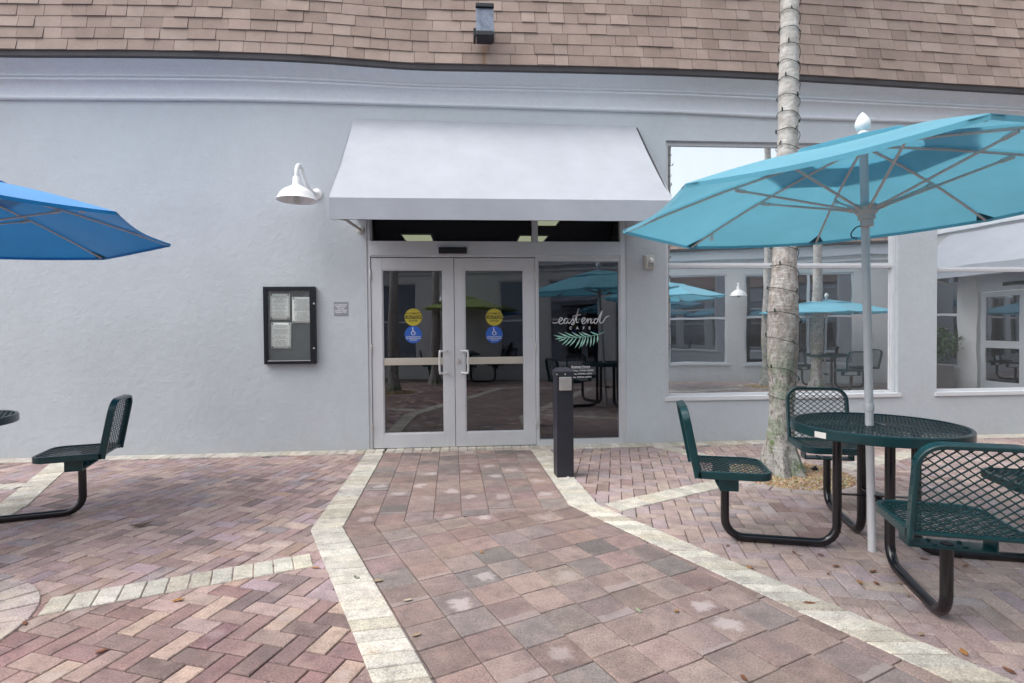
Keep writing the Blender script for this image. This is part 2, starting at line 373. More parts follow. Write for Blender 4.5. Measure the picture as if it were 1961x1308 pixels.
# ------------------------------------------------------------------ ground
def DC(c,j=.06,a=1.0):
    k=1+rnd.uniform(-j,j)*1.3
    return (*[max(.02,x*k*(1+rnd.uniform(-j,j)*.18)) for x in c],a)
def paver_piece(mb, poly, col, z=0.0, gap=.0028, ch=.004, h=.02, tilt=.0005, uvf=None):
    n=len(poly)
    cx=sum(p[0] for p in poly)/n; cy=sum(p[1] for p in poly)/n
    # inset against each edge
    area=sum(poly[i][0]*poly[(i+1)%n][1]-poly[(i+1)%n][0]*poly[i][1] for i in range(n))/2
    if abs(area)<.0006: return
    if area<0: poly=poly[::-1]
    def inset(d):
        out=[]
        for i in range(n):
            a=Vector(poly[i-1]); b=Vector(poly[i]); c=Vector(poly[(i+1)%n])
            t1=(b-a); t2=(c-b)
            if t1.length<1e-5 or t2.length<1e-5: out.append(tuple(b)); continue
            t1.normalize(); t2.normalize(); n1=Vector((-t1.y,t1.x)); n2=Vector((-t2.y,t2.x))
            k=n1+n2; den=max(.35,1+n1.dot(n2)); out.append(tuple(b+k*(d/den)))
        return out
    lo=inset(gap); hi=inset(gap+ch); tx=rnd.gauss(0,tilt)/.1; ty=rnd.gauss(0,tilt)/.1; dz=max(-.0015,min(.0015,rnd.gauss(0,.0008)))
    zf=lambda x,y: z+dz+(x-cx)*tx+(y-cy)*ty
    v=[(x,y,z-h) for x,y in lo]+[(x,y,zf(x,y)-ch) for x,y in lo]+[(x,y,zf(x,y)) for x,y in hi]
    f=[tuple(range(2*n,3*n))]
    if uvf: uv=[[uvf(x,y) for x,y in hi]]
    else:
        r_=max(math.hypot(x-cx,y-cy) for x,y in hi); uv=[[(.5+(x-cx)/r_*.7,.5+(y-cy)/r_*.7) for x,y in hi]]
    for i in range(n):
        j=(i+1)%n; f.append((n+i,n+j,2*n+j,2*n+i)); uv.append(None); f.append((i,j,n+j,n+i)); uv.append(None)
    mb.col=col; o=len(mb.v); mb.add(v,f,uv)
def clip(poly, a, b):                    # keep the part left of a->b
    out=[]; n=len(poly)
    s=lambda p:(b[0]-a[0])*(p[1]-a[1])-(b[1]-a[1])*(p[0]-a[0])
    for i in range(n):
        p,q=poly[i],poly[(i+1)%n]; sp,sq=s(p),s(q)
        if sp>=0: out.append(p)
        if (sp>=0)!=(sq>=0):
            t=sp/(sp-sq); out.append((lerp(p[0],q[0],t),lerp(p[1],q[1],t)))
    return out
def clipconv(poly, conv):                # conv counter-clockwise
    for i in range(len(conv)):
        if len(poly)<3: return []
        poly=clip(poly,conv[i],conv[(i+1)%len(conv)])
    return poly
def inpoly(p, poly):
    c=False; n=len(poly)
    for i in range(n):
        a,b=poly[i],poly[i-1]
        if (a[1]>p[1])!=(b[1]>p[1]) and p[0]<(b[0]-a[0])*(p[1]-a[1])/(b[1]-a[1])+a[0]: c=not c
    return c

gs=MB(); gs.add([(-60,-60,-.014),(60,-60,-.014),(60,60,-.014),(-60,60,-.014)],[(0,1,2,3)])
tag(gs.build('ground',M['joint']),kind='structure')

# cream border bands given by their two edges
LvA=Vector((.394,-.919)).normalized(); RvA=Vector((.434,-.901)).normalized()
L_out=[(-1.197,-.20),(-1.118,-2.518)]; L_in=[(-.990,-.20),(-.902,-2.493)]
e=4.2; L_out.append((-1.118+LvA.x*e,-2.518+LvA.y*e)); L_in.append((-.902+LvA.x*e,-2.493+LvA.y*e))
R_in=[(.651,-.20),(.734,-2.172)]; R_out=[(.866,-.20),(.962,-2.2)]
R_in.append((.734+RvA.x*e,-2.172+RvA.y*e)); R_out.append((.962+RvA.x*e+.03,-2.2+RvA.y*e))
mid=lambda A,B:[((a[0]+b[0])/2,(a[1]+b[1])/2) for a,b in zip(A,B)]
Lm,Rm=mid(L_out,L_in),mid(R_out,R_in)
RINGS=[(2.92,-1.50,.65,.52),(-2.75,-3.76,.665,.40),(6.8,-5.65,.65,.52),(-1.75,-5.75,.65,.52)]
bands=[]
def band_quads(A,B):
    for i in range(len(A)-1): bands.append((A[i],A[i+1],B[i+1],B[i]))
band_quads(L_out,L_in); band_quads(R_out,R_in)
def straight_band(p,q,w=.205):
    d=(Vector(q)-Vector(p)).normalized(); n=Vector((-d.y,d.x))*w/2
    bands.append((tuple(Vector(p)-n),tuple(Vector(q)-n),tuple(Vector(q)+n),tuple(Vector(p)+n)))
straight_band((1.055,-2.262),(2.34,-1.63),.2)
straight_band((2.16,-.16),(2.56,-1.0),.2)
straight_band((3.52,-1.36),(4.75,-.80),.22)
straight_band((-.96,-3.025),(-2.13,-3.47),.2)
straight_band((-3.60,-1.84),(-4.36,-.18),.215)
straight_band((-4.02,-1.17),(-6.2,-1.22),.2)
straight_band((-3.60,-1.84),(-3.28,-3.2),.2)
straight_band((6.0,-5.3),(3.6,-5.0),.2)
cb=MB()
creams=[(.53,.50,.43),(.49,.475,.43),(.55,.53,.475),(.45,.42,.355),(.54,.51,.46)]
for qd in bands:
    a,b,c,d=[Vector(p) for p in qd]; L=((b-a).length+(c-d).length)/2; n=max(1,round(L/.103))
    t=0
    for k in range(n):
        t0,t1=k/n,(k+1)/n
        p=[tuple(a.lerp(b,t0)),tuple(a.lerp(b,t1)),tuple(d.lerp(c,t1)),tuple(d.lerp(c,t0))]
        paver_piece(cb,p,DC(rnd.choice(creams),.08),z=.007,gap=.0026)
# course against the wall, and the small row under the doors
x=-12.0
while x<11.2:
    w=rnd.uniform(.10,.108)
    if not (-.99<x+w/2<.652):
        paver_piece(cb,[(x,-.19),(x+w,-.19),(x+w,.02),(x,.02)],DC(rnd.choice(creams),.08),z=.007,gap=.0015)
    x+=w
n=16
for k in range(n):
    a,b=lerp(-.99,.652,k/n),lerp(-.99,.652,(k+1)/n)
    paver_piece(cb,[(a,-.19),(b,-.19),(b,-.07),(a,-.07)],DC((.36,.33,.29),.18),z=.007)
    paver_piece(cb,[(a,-.07),(b,-.07),(b,.03),(a,.03)],DC(rnd.choice(creams),.1),z=.007)
tag(cb.build('border_paving',M['cream'],recalc=False),kind='structure')
rb=MB()
for (cx,cy,ro,ri) in RINGS:
    n=int(2*math.pi*ro/.17)
    for k in range(n):
        a0,a1=2*math.pi*k/n,2*math.pi*(k+1)/n; am=(a0+a1)/2
        P=lambda r_,a:(cx+r_*math.cos(a),cy+r_*math.sin(a))
        paver_piece(rb,[P(ri,a0),P(ro,a0),P(ro,am),P(ro,a1),P(ri,a1),P(ri,am)],DC(rnd.choice([(.44,.375,.36),(.41,.35,.335),(.47,.41,.385)]),.07),z=.009,gap=.006)
tag(rb.build('ring_paving',M['cream'],recalc=False),kind='structure')

# walkway of square pavers between the two bands
walk=MB(); S=.205
walkcols=[(.295,.222,.207),(.31,.237,.217),(.28,.203,.19),(.265,.217,.208),(.32,.25,.228),(.295,.225,.208),(.27,.22,.21),(.225,.194,.188),(.31,.228,.205),(.285,.21,.2)]
def wcol(bloom):
    a=1.0
    if rnd.random()<bloom: a=1-rnd.uniform(.12,.75)**1.3
    return DC(tuple(v*.86 for v in rnd.choice(walkcols)),.14,a)
bendL,bendR=Lm[1],Rm[1]
convA=[bendL,bendR,(Rm[0][0],-.19),(Lm[0][0],-.19)]
vA=Vector((.0375,-.9993)); uA=Vector((.9993,.0375)); oA=Vector((-.99,-.19))
for i in range(-2,11):
    off=rnd.uniform(-.01,.01)
    for j in range(-2,14):
        o=oA+uA*(i*S)+vA*(j*S+off); q=[o,o+vA*S,o+vA*S+uA*S,o+uA*S]
        pl=clipconv([tuple(p) for p in q],convA)
        if len(pl)>2: paver_piece(walk,pl,wcol(.36 if j>1 else .1),gap=.0013,ch=.0022,uvf=lambda x,y,o=o,jx=rnd.uniform(-.18,.18),jy=rnd.uniform(-.15,.15):((Vector((x,y))-o).dot(uA)/S+jx,(Vector((x,y))-o).dot(vA)/S+jy))
convB=[bendL,Lm[2],Rm[2],bendR]
vB=Vector((.40,-.9165)); uB=Vector((.9165,.40)); oB=Vector((-.902,-2.493))
for i in range(-3,16):
    off=rnd.uniform(-.012,.012)
    for j in range(-12,24):
        o=oB+uB*(i*S)+vB*(j*S+off); q=[o,o+vB*S,o+vB*S+uB*S,o+uB*S]
        pl=clipconv([tuple(p) for p in q],convB)
        if len(pl)>2: paver_piece(walk,pl,wcol(.16),gap=.002,ch=.003,uvf=lambda x,y,o=o,jx=rnd.uniform(-.2,.2),jy=rnd.uniform(-.2,.2):((Vector((x,y))-o).dot(uB)/S+jx,(Vector((x,y))-o).dot(vB)/S+jy))
tag(walk.build('walkway_paving',M['walkpaver'],recalc=False),kind='structure')

# herringbone brick field
field=MB()
walkpoly=[Lm[0],Lm[1],Lm[2],Rm[2],Rm[1],Rm[0]]
colsL=[((.345,.255,.25),5),((.365,.27,.255),4),((.30,.215,.21),3),((.40,.305,.28),3.5),((.315,.27,.283),2),((.22,.17,.168),1.2),((.42,.325,.29),1.6),((.35,.27,.293),2.4),((.345,.245,.21),1.5)]
colsR=[((.37,.29,.275),5),((.39,.30,.28),4),((.325,.25,.24),3),((.415,.33,.295),3.5),((.34,.285,.295),3),((.28,.20,.185),1),((.36,.285,.30),2)]
colsN=[((.225,.14,.14),5),((.25,.165,.158),4),((.215,.15,.145),2.5),((.29,.21,.195),1.8),((.17,.125,.12),.8),((.27,.19,.175),2)]
def pick(c):
    t=rnd.uniform(0,sum(w for _,w in c))
    for col,w in c:
        t-=w
        if t<=0: return col
    return c[0][0]
def herring(ang, ox, oy, test, cfun, rng=75):
    ca,sa=math.cos(R(ang)),math.sin(R(ang)); w=.102
    T=lambda x,y:(ox+(x*ca-y*sa)*w, oy+(x*sa+y*ca)*w)
    for x in range(-rng,rng):
        for y in range(-rng,rng):
            k=(x-y)%4
            if k==0: q=(x,y,x+2,y+1)
            elif k==3: q=(x,y,x+1,y+2)
            else: continue
            c=T((q[0]+q[2])/2,(q[1]+q[3])/2)
            if not test(c): continue
            o=T(q[0],q[1]); 
            paver_piece(field,[T(q[0],q[1]),T(q[2],q[1]),T(q[2],q[3]),T(q[0],q[3])],DC(cfun(c,k),.1,.0+1.0-(rnd.uniform(.05,.3) if rnd.random()<.2 else 0)),tilt=.0009)
def okc(c):
    if c[1]>-.17 or c[1]<-8.2: return False
    if inpoly(c,walkpoly): return False
    for (cx,cy,ro,ri) in RINGS:
        if math.hypot(c[0]-cx,c[1]-cy)<ro-.13: return False
    return True
def cl(c,k):
    if c[1]<-3.35 and rnd.random()<min(1,(-3.2-c[1])*1.6):
        if k==3 and c[0]>-1.7 and (int(math.floor((c[0]*.94-c[1]*.34)/.145))%2==0) and rnd.random()<.55: return rnd.choice([(.42,.315,.265),(.39,.29,.25)])
        return pick(colsN)
    return pick(colsL)
herring(-20,-3.2,-3.6,lambda c:c[0]<(Lm[2][0] if c[1]<Lm[2][1] else .2) and -8.0<c[0] and okc(c),cl)
herring(-15,4.2,-3.4,lambda c:c[0]>=.2 and c[0]<10.5 and okc(c),lambda c,k:pick(colsR))
tag(field.build('brick_paving',M['paver'],recalc=False),kind='structure')

# gravel beds: many small stones
def gravel_bed(cx,cy,ri,seed,n):
    g=MB(); rg=random.Random(seed)
    cols=[(.42,.29,.16),(.50,.37,.22),(.34,.22,.12),(.56,.44,.29),(.28,.17,.10),(.47,.40,.32)]
    v=[(cx,cy,.062)]+[(cx+ri*math.cos(a*math.pi/16),cy+ri*math.sin(a*math.pi/16),-.004) for a in range(32)]
    g.col=(.22,.15,.09,1); g.add(v,[(0,1+i,1+(i+1)%32) for i in range(32)])
    for _ in range(n):
        a=rg.uniform(0,6.283); r_=ri*math.sqrt(rg.random())*.985
        x,y=cx+r_*math.cos(a),cy+r_*math.sin(a); s=rg.uniform(.006,.014); z=.062*(1-r_/ri)+.002+rg.uniform(0,.006)
        b=rg.uniform(0,6.28); e=rg.uniform(.6,1.5); q=[]
        for k in range(5):
            t=b+k*1.2566; q.append((x+s*math.cos(t)*e,y+s*math.sin(t)/e,z-.004))
        q2=[(x+(px-x)*.6,y+(py-y)*.6,z+s*.6+rg.uniform(-.003,.003)) for px,py,_ in q]
        g.col=(*[c*rg.uniform(.8,1.2) for c in rg.choice(cols)],1)
        g.add(q+q2,[(5,6,7,8,9)]+[(k,(k+1)%5,5+(k+1)%5,5+k) for k in range(5)])
    return tag(g.build('gravel_bed',M['gravel'],recalc=False),'tan gravel filling the paved ring','gravel',kind='stuff')
o=gravel_bed(*RINGS[0][:2],.53,1,5200); o['label']='tan gravel around the foot of the palm by the green table'
o=gravel_bed(*RINGS[1][:2],.41,2,900); o['label']='tan gravel inside the paved ring at lower left'
o=gravel_bed(*RINGS[2][:2],.53,3,1200); o['label']='tan gravel round the palm mirrored in the big window'
o=gravel_bed(*RINGS[3][:2],.53,4,1200); o['label']='tan gravel round the palm mirrored in the left door'

# ------------------------------------------------------------------ cafe building
cafe=empty('cafe_building',(0,0,0)); tag(cafe,'pale grey stucco cafe with glass double doors and brown shingle mansard roof','building')
class Fr:                                # a wall's own axes: u along, n outward, z up
    def __init__(s,O,u,n): s.O=Vector((*O,0)); s.u=Vector((*u,0)); s.n=Vector((*n,0))
    def __call__(s,u,n,z): return s.O+s.u*u+s.n*n+Vector((0,0,z))
    def M(s): return Matrix(((s.u.x,s.n.x,0,s.O.x),(s.u.y,s.n.y,0,s.O.y),(0,0,1,0),(0,0,0,1)))
F0=Fr((0,0),(1,0),(0,-1))
def wall_mesh(F,u0,u1,z0,z1,ops,depth=.16):
    us=sorted({u0,u1,*[o[0] for o in ops],*[o[1] for o in ops]}); zs=sorted({z0,z1,*[o[2] for o in ops],*[o[3] for o in ops]})
    mb=MB(); idx={}
    def vid(u,z):
        if (u,z) not in idx: idx[(u,z)]=len(mb.v); mb.v.append(tuple(F(u,0,z)))
        return idx[(u,z)]
    for a,b in zip(us,us[1:]):
        for c,d in zip(zs,zs[1:]):
            cu,cz=(a+b)/2,(c+d)/2
            if any(o[0]<cu<o[1] and o[2]<cz<o[3] for o in ops): continue
            mb.f.append([vid(a,c),vid(b,c),vid(b,d),vid(a,d)]); mb.m.append(0); mb.c.append((1,1,1,1)); mb.uv.append(None)
    for (a,b,c,d) in ops:
        P=[F(a,0,c),F(b,0,c),F(b,0,d),F(a,0,d),F(a,-depth,c),F(b,-depth,c),F(b,-depth,d),F(a,-depth,d)]
        fs=[(0,4,5,1),(1,5,6,2),(2,6,7,3),(3,7,4,0)]
        if c<=z0+.001: fs=fs[1:]
        mb.add(P,fs)
    return mb
xW=lambda px,py:W(px,py).x
zW=lambda px,py:W(px,py).z
EX0,EX1=xW(704.4,640),xW(1199.8,640); EZ1=2.78
W1=(2.305,5.215,.545,3.585); W2=(5.72,9.2,.545,3.585)
wm=wall_mesh(F0,-12,11.3,-.02,4.25,[(EX0,EX1,-.02,EZ1),W1,W2])
wm.build('wall',M['stucco'],cafe,recalc=False)
corn_t=[(-5.06,3.887),(-2.49,3.93),(.34,3.914),(2.46,3.895),(3.7,3.861),(5.59,3.838),(7,3.82)]
eave_t=[(-4.8,4.226),(-3.7,4.256),(-2.7,4.27),(-1.95,4.262),(-1.335,4.243),(-.9,4.212),(-.5,4.202),(.33,4.212),(1.4,4.219),(2.35,4.219),(3.53,4.2),(6.5,4.105),(8,4.06)]
xs=[-12+i*.25 for i in range(int(23.3/.25)+1)]+[11.3]
def smooth_t(t,x): return sum(interp(t,x+d)*w for d,w in ((-.3,.2),(-.15,.2),(0,.2),(.15,.2),(.3,.2)))
corn=lambda x:smooth_t(corn_t,x); eave=lambda x:smooth_t(eave_t,x)
prof=[(0,0),(.022,.0),(.036,.006),(.042,.018),(.036,.031),(.022,.037),(.010,.039),(.006,.05),(.010,.08),(.022,.115),(.045,.145),(.07,.160),(.078,.162),(.088,.166),(.092,.174),(.088,.183),(.078,.187),(.074,.190),(.084,.194),(.095,.202),(.095,.210),(.084,.218),(.074,.221),(.080,.235),(.10,.258),(.14,.283),(.19,.30),(.225,.312)]
cm=MB(); np_=len(prof)
for x in xs:
    c,ev=corn(x),eave(x)
    for (o_,z) in prof: cm.v.append((x,-o_,c+z*(ev-c+.02)/.312))
for i in range(len(xs)-1):
    for k in range(np_-1):
        cm.f.append([i*np_+k,(i+1)*np_+k,(i+1)*np_+k+1,i*np_+k+1]); cm.m.append(0); cm.c.append((1,1,1,1)); cm.uv.append(None)
cm.build('cornice',M['cornice'],cafe,smooth=True,recalc=False)
em=MB(); sec=[(.215,.016),(.255,.016),(.26,.02),(.265,.096),(.17,.096)]
for x in xs:
    for (o_,z) in sec: em.v.append((x,-o_,eave(x)+z))
for i in range(len(xs)-1):
    for k in range(4):
        em.f.append([i*5+k,(i+1)*5+k,(i+1)*5+k+1,i*5+k+1]); em.m.append(0); em.c.append((1,1,1,1)); em.uv.append(None)
em.build('drip_edge',M['eave'],cafe,recalc=False)
# roof: every shingle tab a lapped slab
rf=MB(); SL=R(80); EXPO=.131; du=Vector((0,math.cos(SL),math.sin(SL))); dn=Vector((0,-math.sin(SL),math.cos(SL)))
shc=[(.275,.218,.192),(.30,.238,.21),(.26,.202,.178),(.31,.248,.22),(.285,.224,.197),(.27,.21,.186),(.24,.186,.163)]
for row in range(0,16):
    x=-12+rnd.uniform(-.2,0); thick_run=0
    while x<11.3:
        w=rnd.uniform(.14,.31); g=.0022; x1=min(x+w,11.3)
        th=rnd.choice((.007,.009,.013,.017)); drop=rnd.choice((0,0,.002,-.002)); 
        c=DC(rnd.choice(shc),.035)
        rf.col=c
        pts=[]
        for xx in (x+g,x1-g):
            b=Vector((xx,-.272,eave(xx)+.072))
            s0=row*EXPO+drop; s1=(row+1)*EXPO+.03
            pts.append([b+du*s0+dn*th, b+du*s1+dn*.001, b+du*s0-dn*.004])
        (a0,a1,a2),(b0,b1,b2)=pts
        rf.add([a0,b0,b1,a1,a2,b2],[(0,1,2,3),(4,5,1,0),(4,0,3),(1,5,2)])
        x+=w
rf.col=(.08,.06,.055,1)
for x0_,x1_ in zip(xs,xs[1:]):
    p=[]
    for xx in (x0_,x1_):
        b=Vector((xx,-.272,eave(xx)+.072)); p+= [b-dn*.01, b+du*(16*EXPO+.03)-dn*.01]
    rf.add([p[0],p[2],p[3],p[1]],[(0,1,2,3)])
    rf.add([p[1],p[3],p[3]+Vector((0,7,.5)),p[1]+Vector((0,7,.5))],[(0,1,2,3)])
rf.build('roof',M['shingle'],cafe,recalc=False)

# storefront
DZ=lambda py,px=870:zW(px,py)
gy=.075
fr=MB()
def fb(x0,x1,z0,z1,y0=.0,y1=.11): fr.box(x0,x1,y0,y1,z0,z1)
xl1=xW(710.5,640); xm0,xm1=xW(1026.2,640),xW(1031.6,640); xr0=xW(1189,640); xdm=xW(870.5,640)
zh0,zh1=DZ(489),DZ(465.5); zt0=DZ(462)
fb(EX0,xl1,0,EZ1,.012); fb(xr0,EX1,0,EZ1,.012)
fb(xm0,xm1,0,zh0,.016); fb(xW(1019,440),xW(1030.5,440),zh1+.02,EZ1,.02)
fb(xl1,xr0,zh0,zh1,.006); fb(xl1,xr0,zh0-.018,zh0,.022); fb(xl1,xr0,zh1,zh1+.022,.0)
fb(xl1,xr0,EZ1-.06,EZ1,.02)
fb(xm1,xr0,0,DZ(841,1110),.014); fb(xm1,xr0,DZ(500,1110),zh0-.018,.03)
fb(xl1-.002,xl1+.016,zh1+.022,EZ1-.06,.035); fb(xr0-.016,xr0+.002,DZ(841,1110),zh0-.018,.035); fb(xm1-.002,xm1+.01,DZ(841,1110),DZ(500,1110),.035)
fr.build('storefront_frame',M['alu'],cafe,bevel=.003)
t=MB(); t.box(xl1,xW(1019,440),gy,gy+.008,zh1+.022,EZ1-.06); t.build('transom_pane',M['transomglass'],cafe)
t=MB(); t.box(xW(1030.5,440),xr0,gy,gy+.008,zh1+.022,EZ1-.06); t.build('transom_pane',M['transomglass'],cafe)
ds=MB(); a,b=W(840.5,486.2),W(894,474.5); ds.box(a.x,b.x,-.055,.01,a.z,b.z)
sens=ds.build('door_sensor',M['black'],cafe,bevel=.006)
d2=MB(); d2.box(a.x+.02,b.x-.02,-.058,-.05,(a.z+b.z)/2-.012,(a.z+b.z)/2+.006); d2.build('sensor_lens',M['darkmetal'],sens,bevel=.002)

def ring_pts(cx,cz,r_,n=40): return [(cx+r_*math.cos(2*math.pi*k/n),cz+r_*math.sin(2*math.pi*k/n)) for k in range(n)]
def disc(mb,cx,cz,r_,y,n=40):
    p=ring_pts(cx,cz,r_,n); mb.add([(x,y,z) for x,z in p],[tuple(range(n))])
def band_in_disc(mb,cx,cz,r_,z0,z1,y):
    P=[]
    for z in (z0,z1): 
        h=math.sqrt(max(0,r_*r_-(z-cz)**2)); P.append((cx-h,z)); P.append((cx+h,z))
    mb.add([(P[0][0],y,P[0][1]),(P[1][0],y,P[1][1]),(P[3][0],y,P[3][1]),(P[2][0],y,P[2][1])],[(0,1,2,3)])
def ribbon(mb,pts,w,y,taper=True):
    pts=[Vector(p) for p in pts]; n=len(pts); L=[];Rr=[]
    for i,p in enumerate(pts):
        t=(pts[min(i+1,n-1)]-pts[max(i-1,0)]); 
        t=t.normalized() if t.length>1e-9 else Vector((1,0)); nn=Vector((-t.y,t.x))
        k=w/2*(.75+.5*abs(t.y)) * (min(1,.45+min(i,n-1-i)*.22) if taper else 1)
        L.append(p+nn*k); Rr.append(p-nn*k)
    mb.add([(p.x,y,p.y) for p in L]+[(p.x,y,p.y) for p in Rr],[(i,i+1,n+i+1,n+i) for i in range(n-1)])
def catmull(P,k=6):
    P=[Vector(p) for p in P]; out=[]
    for i in range(len(P)-1):
        p0,p1,p2,p3=P[max(i-1,0)],P[i],P[i+1],P[min(i+2,len(P)-1)]
        for j in range(k):
            t=j/k; out.append(.5*((2*p1)+(p2-p0)*t+(2*p0-5*p1+4*p2-p3)*t*t+(3*p1-p0-3*p2+p3)*t**3))
    out.append(P[-1]); return out

def make_door(x0,x1,hinge_left):
    z0,z1=.012,DZ(493.5); zg0,zg1=DZ(829.5),DZ(515.6)
    if hinge_left: gx0,gx1=xW(732,640),xW(849.3,640)
    else: gx0,gx1=xW(890.2,640),xW(1004,640)
    d=MB(); y0,y1=.024,.068
    for (a,b,c,e) in ((x0,gx0,z0,z1),(gx1,x1,z0,z1),(gx0,gx1,z0,zg0),(gx0,gx1,zg1,z1)): d.box(a,b,y0,y1,c,e)
    door=d.build('door',M['alu'],cafe,bevel=.003)
    s=MB()
    for (a,b,c,e) in ((gx0,gx0+.012,zg0,zg1),(gx1-.012,gx1,zg0,zg1),(gx0+.012,gx1-.012,zg0,zg0+.012),(gx0+.012,gx1-.012,zg1-.012,zg1)): s.box(a,b,.034,.06,c,e)
    s.build('glazing_bead',M['alu'],door)
    g=MB(); g.box(gx0,gx1,.05,.057,zg0,zg1); g.build('pane',M['doorglass'],door)
    p=MB(); p.box(gx0+.003,gx1-.003,.034,.07,DZ(698.5),DZ(684.8)); 
    p.build('push_bar',M['tanbar'],door,bevel=.006)
    h=MB(); sgn=-1 if hinge_left else 1
    hx=xW(855.5,690) if hinge_left else xW(884.5,690); ox=xW(842.5,690) if hinge_left else xW(896.5,690)
    zt,zb=DZ(672),DZ(714)
    pa=[(hx,.03,zt),(hx,-.03,zt)]
    for k in range(7):
        a=k/6*math.pi/2; pa.append((hx+(ox-hx)*math.sin(a), -.03-.03*(1-math.cos(a))*.6-.012*math.sin(a), zt))
    pb=[(x_,y_,zb) for x_,y_,_ in pa][::-1]
    r_=.035; vert=[]
    full=pa[:-1]
    for k in range(6):
        a=k/5*math.pi/2; full.append((lerp(pa[-1][0],ox,1)-sgn*r_*(1-math.sin(a))*.4, pa[-1][1], zt-r_*(1-math.cos(a))))
    full+= [(ox,pa[-1][1],zb+r_)]
    for k in range(6):
        a=k/5*math.pi/2; full.append((ox-sgn*r_*(1-math.cos(a))*.4, pa[-1][1], zb+r_*(1-math.sin(a))))
    full+=pb[1:]
    h.tube(full,.0125,12); h.build('handle',M['alu2'],door,smooth=True)
    for zz in ((536,499) if False else (525.5,668,817)):
        hg=MB(); xx=x0-.004 if hinge_left else x1+.004
        hg.lathe([(.008,-.055),(.009,-.053),(.009,.053),(.008,.055)],10,Matrix.Translation((xx,.012,DZ(zz)))); 
        hg.lathe([(.0098,-.018),(.0098,.018)],10,Matrix.Translation((xx,.012,DZ(zz))))
        hg.build('hinge',M['steel'],door,smooth=True)
    if not hinge_left:
        l=MB(); c=W(878.3,691.7); l.box(c.x-.019,c.x+.019,.012,.03,c.z-.035,c.z+.035)
        l.lathe([(.014,0),(.014,.014),(.011,.017)],16,Matrix.Translation((c.x,.012,c.z-.002))@Matrix.Rotation(R(90),4,'X'))
        l.build('lock',M['steel'],door,bevel=.003)
    # round vinyl stickers on the glass
    cxp=790.6 if hinge_left else 946.8
    c=W(cxp,607.2); y=.0478; r_=.0995
    st=MB(); disc(st,c.x,c.z,r_,y)
    st.mi=1; band_in_disc(st,c.x,c.z,r_,c.z-.019,c.z+.021,y-.0008); wall_text(st,'AUTOMATIC',.030,c.x,y-.0008,c.z+.042,bold=.0006); wall_text(st,'DOOR',.032,c.x,y-.0008,c.z-.042,bold=.0006)
    ribbon(st,[(c.x-.018,c.z+.078),(c.x,c.z+.085),(c.x+.018,c.z+.078)],.006,y-.0008)
    st.mi=0; wall_text(st,'CAUTION',.046,c.x,y-.0016,c.z+.001,bold=.001)
    s1=st.build('caution_sticker',[M['yellow'],M['vblack']],door,recalc=False)
    s1['label']='round yellow sticker lettered AUTOMATIC CAUTION DOOR'
    c=W(cxp,640.8)
    st=MB(); disc(st,c.x,c.z,r_,y); st.mi=1; y2=y-.0008
    k=.0015; q=lambda a,b:(c.x+a*k,c.z+(b+14)*k)
    disc(st,*q(-4,36),.0075,y2,16)
    ribbon(st,[q(-4,29),q(-3,18),q(-2,8),q(9,8),q(15,-6),q(22,-4)],.008,y2,False); ribbon(st,[q(-3,20),q(8,20)],.006,y2,False)
    arc=[q(1+15*math.cos(a),-2+15*math.sin(a)) for a in [R(125+i*17) for i in range(13)]]
    ribbon(st,arc,.0065,y2,False)
    for tx,dz_ in (('ACTIVATE SWITCH',-.026),('TO OPERATE DOOR',-.046),('CAUTION',-.066)): wall_text(st,tx,.019,c.x,y2,c.z+dz_,bold=.0004)
    s2=st.build('access_sticker',[M['vblue'],M['vwhite']],door,recalc=False); s2['label']='round blue sticker with a white wheelchair symbol'
    return door
dl=make_door(xl1+.004,xdm-.003,True); dl['label']='left leaf of the double glass door'
dr=make_door(xdm+.003,xm0-.004,False); dr['label']='right leaf of the double glass door with lock'
# side window with the cafe lettering
sg=MB(); sg.box(xm1,xr0,.05,.058,DZ(841,1110),DZ(500,1110)); side=sg.build('side_window',M['doorglass'],cafe)
Z=lambda zx,zy:(lambda p:(p.x,p.z))(W(1030+zx/5.45,500+zy/5.45,.048))
lg=MB(); yl=.0478
strokes=[[(150,642),(180,647),(212,637),(240,622),(256,604),(245,591),(228,602),(219,628),(227,651),(247,655),(268,640),(285,612)],
 [(312,604),(292,597),(273,618),(275,645),(294,650),(311,622),(316,600)],[(316,600),(312,634),(325,651),(345,632),(362,604),(373,588)],
 [(373,588),(369,612),(379,640),(371,662),(352,661),(364,645),(385,625)],
 [(385,625),(405,563),(428,496)],[(428,496),(411,558),(401,618),(408,643),(428,632)],[(362,577),(400,568),(446,560)],
 [(458,636),(477,625),(493,605),(484,591),(466,603),(459,630),(469,653),(490,647),(508,628)],
 [(508,628),(521,599),(518,651)],[(518,651),(531,615),(549,600),(556,616),(552,644),(565,648),(584,630)],
 [(627,611),(606,600),(588,622),(592,649),(613,645),(633,600),(656,545),(675,510)],[(675,510),(661,560),(646,620),(655,647),(680,636),(700,602),(719,581),(747,574)]]
for st in strokes: ribbon(lg,[Vector(Z(*p)) for p in catmull(st,6)],.0092,yl,len(st)>3)
for ch,zx in (('C',343),('A',412),('F',478),('E',540)):
    x_,z_=Z(zx,700); wall_text(lg,ch,.046,x_,yl,z_,bold=.0008)
lg.mi=1
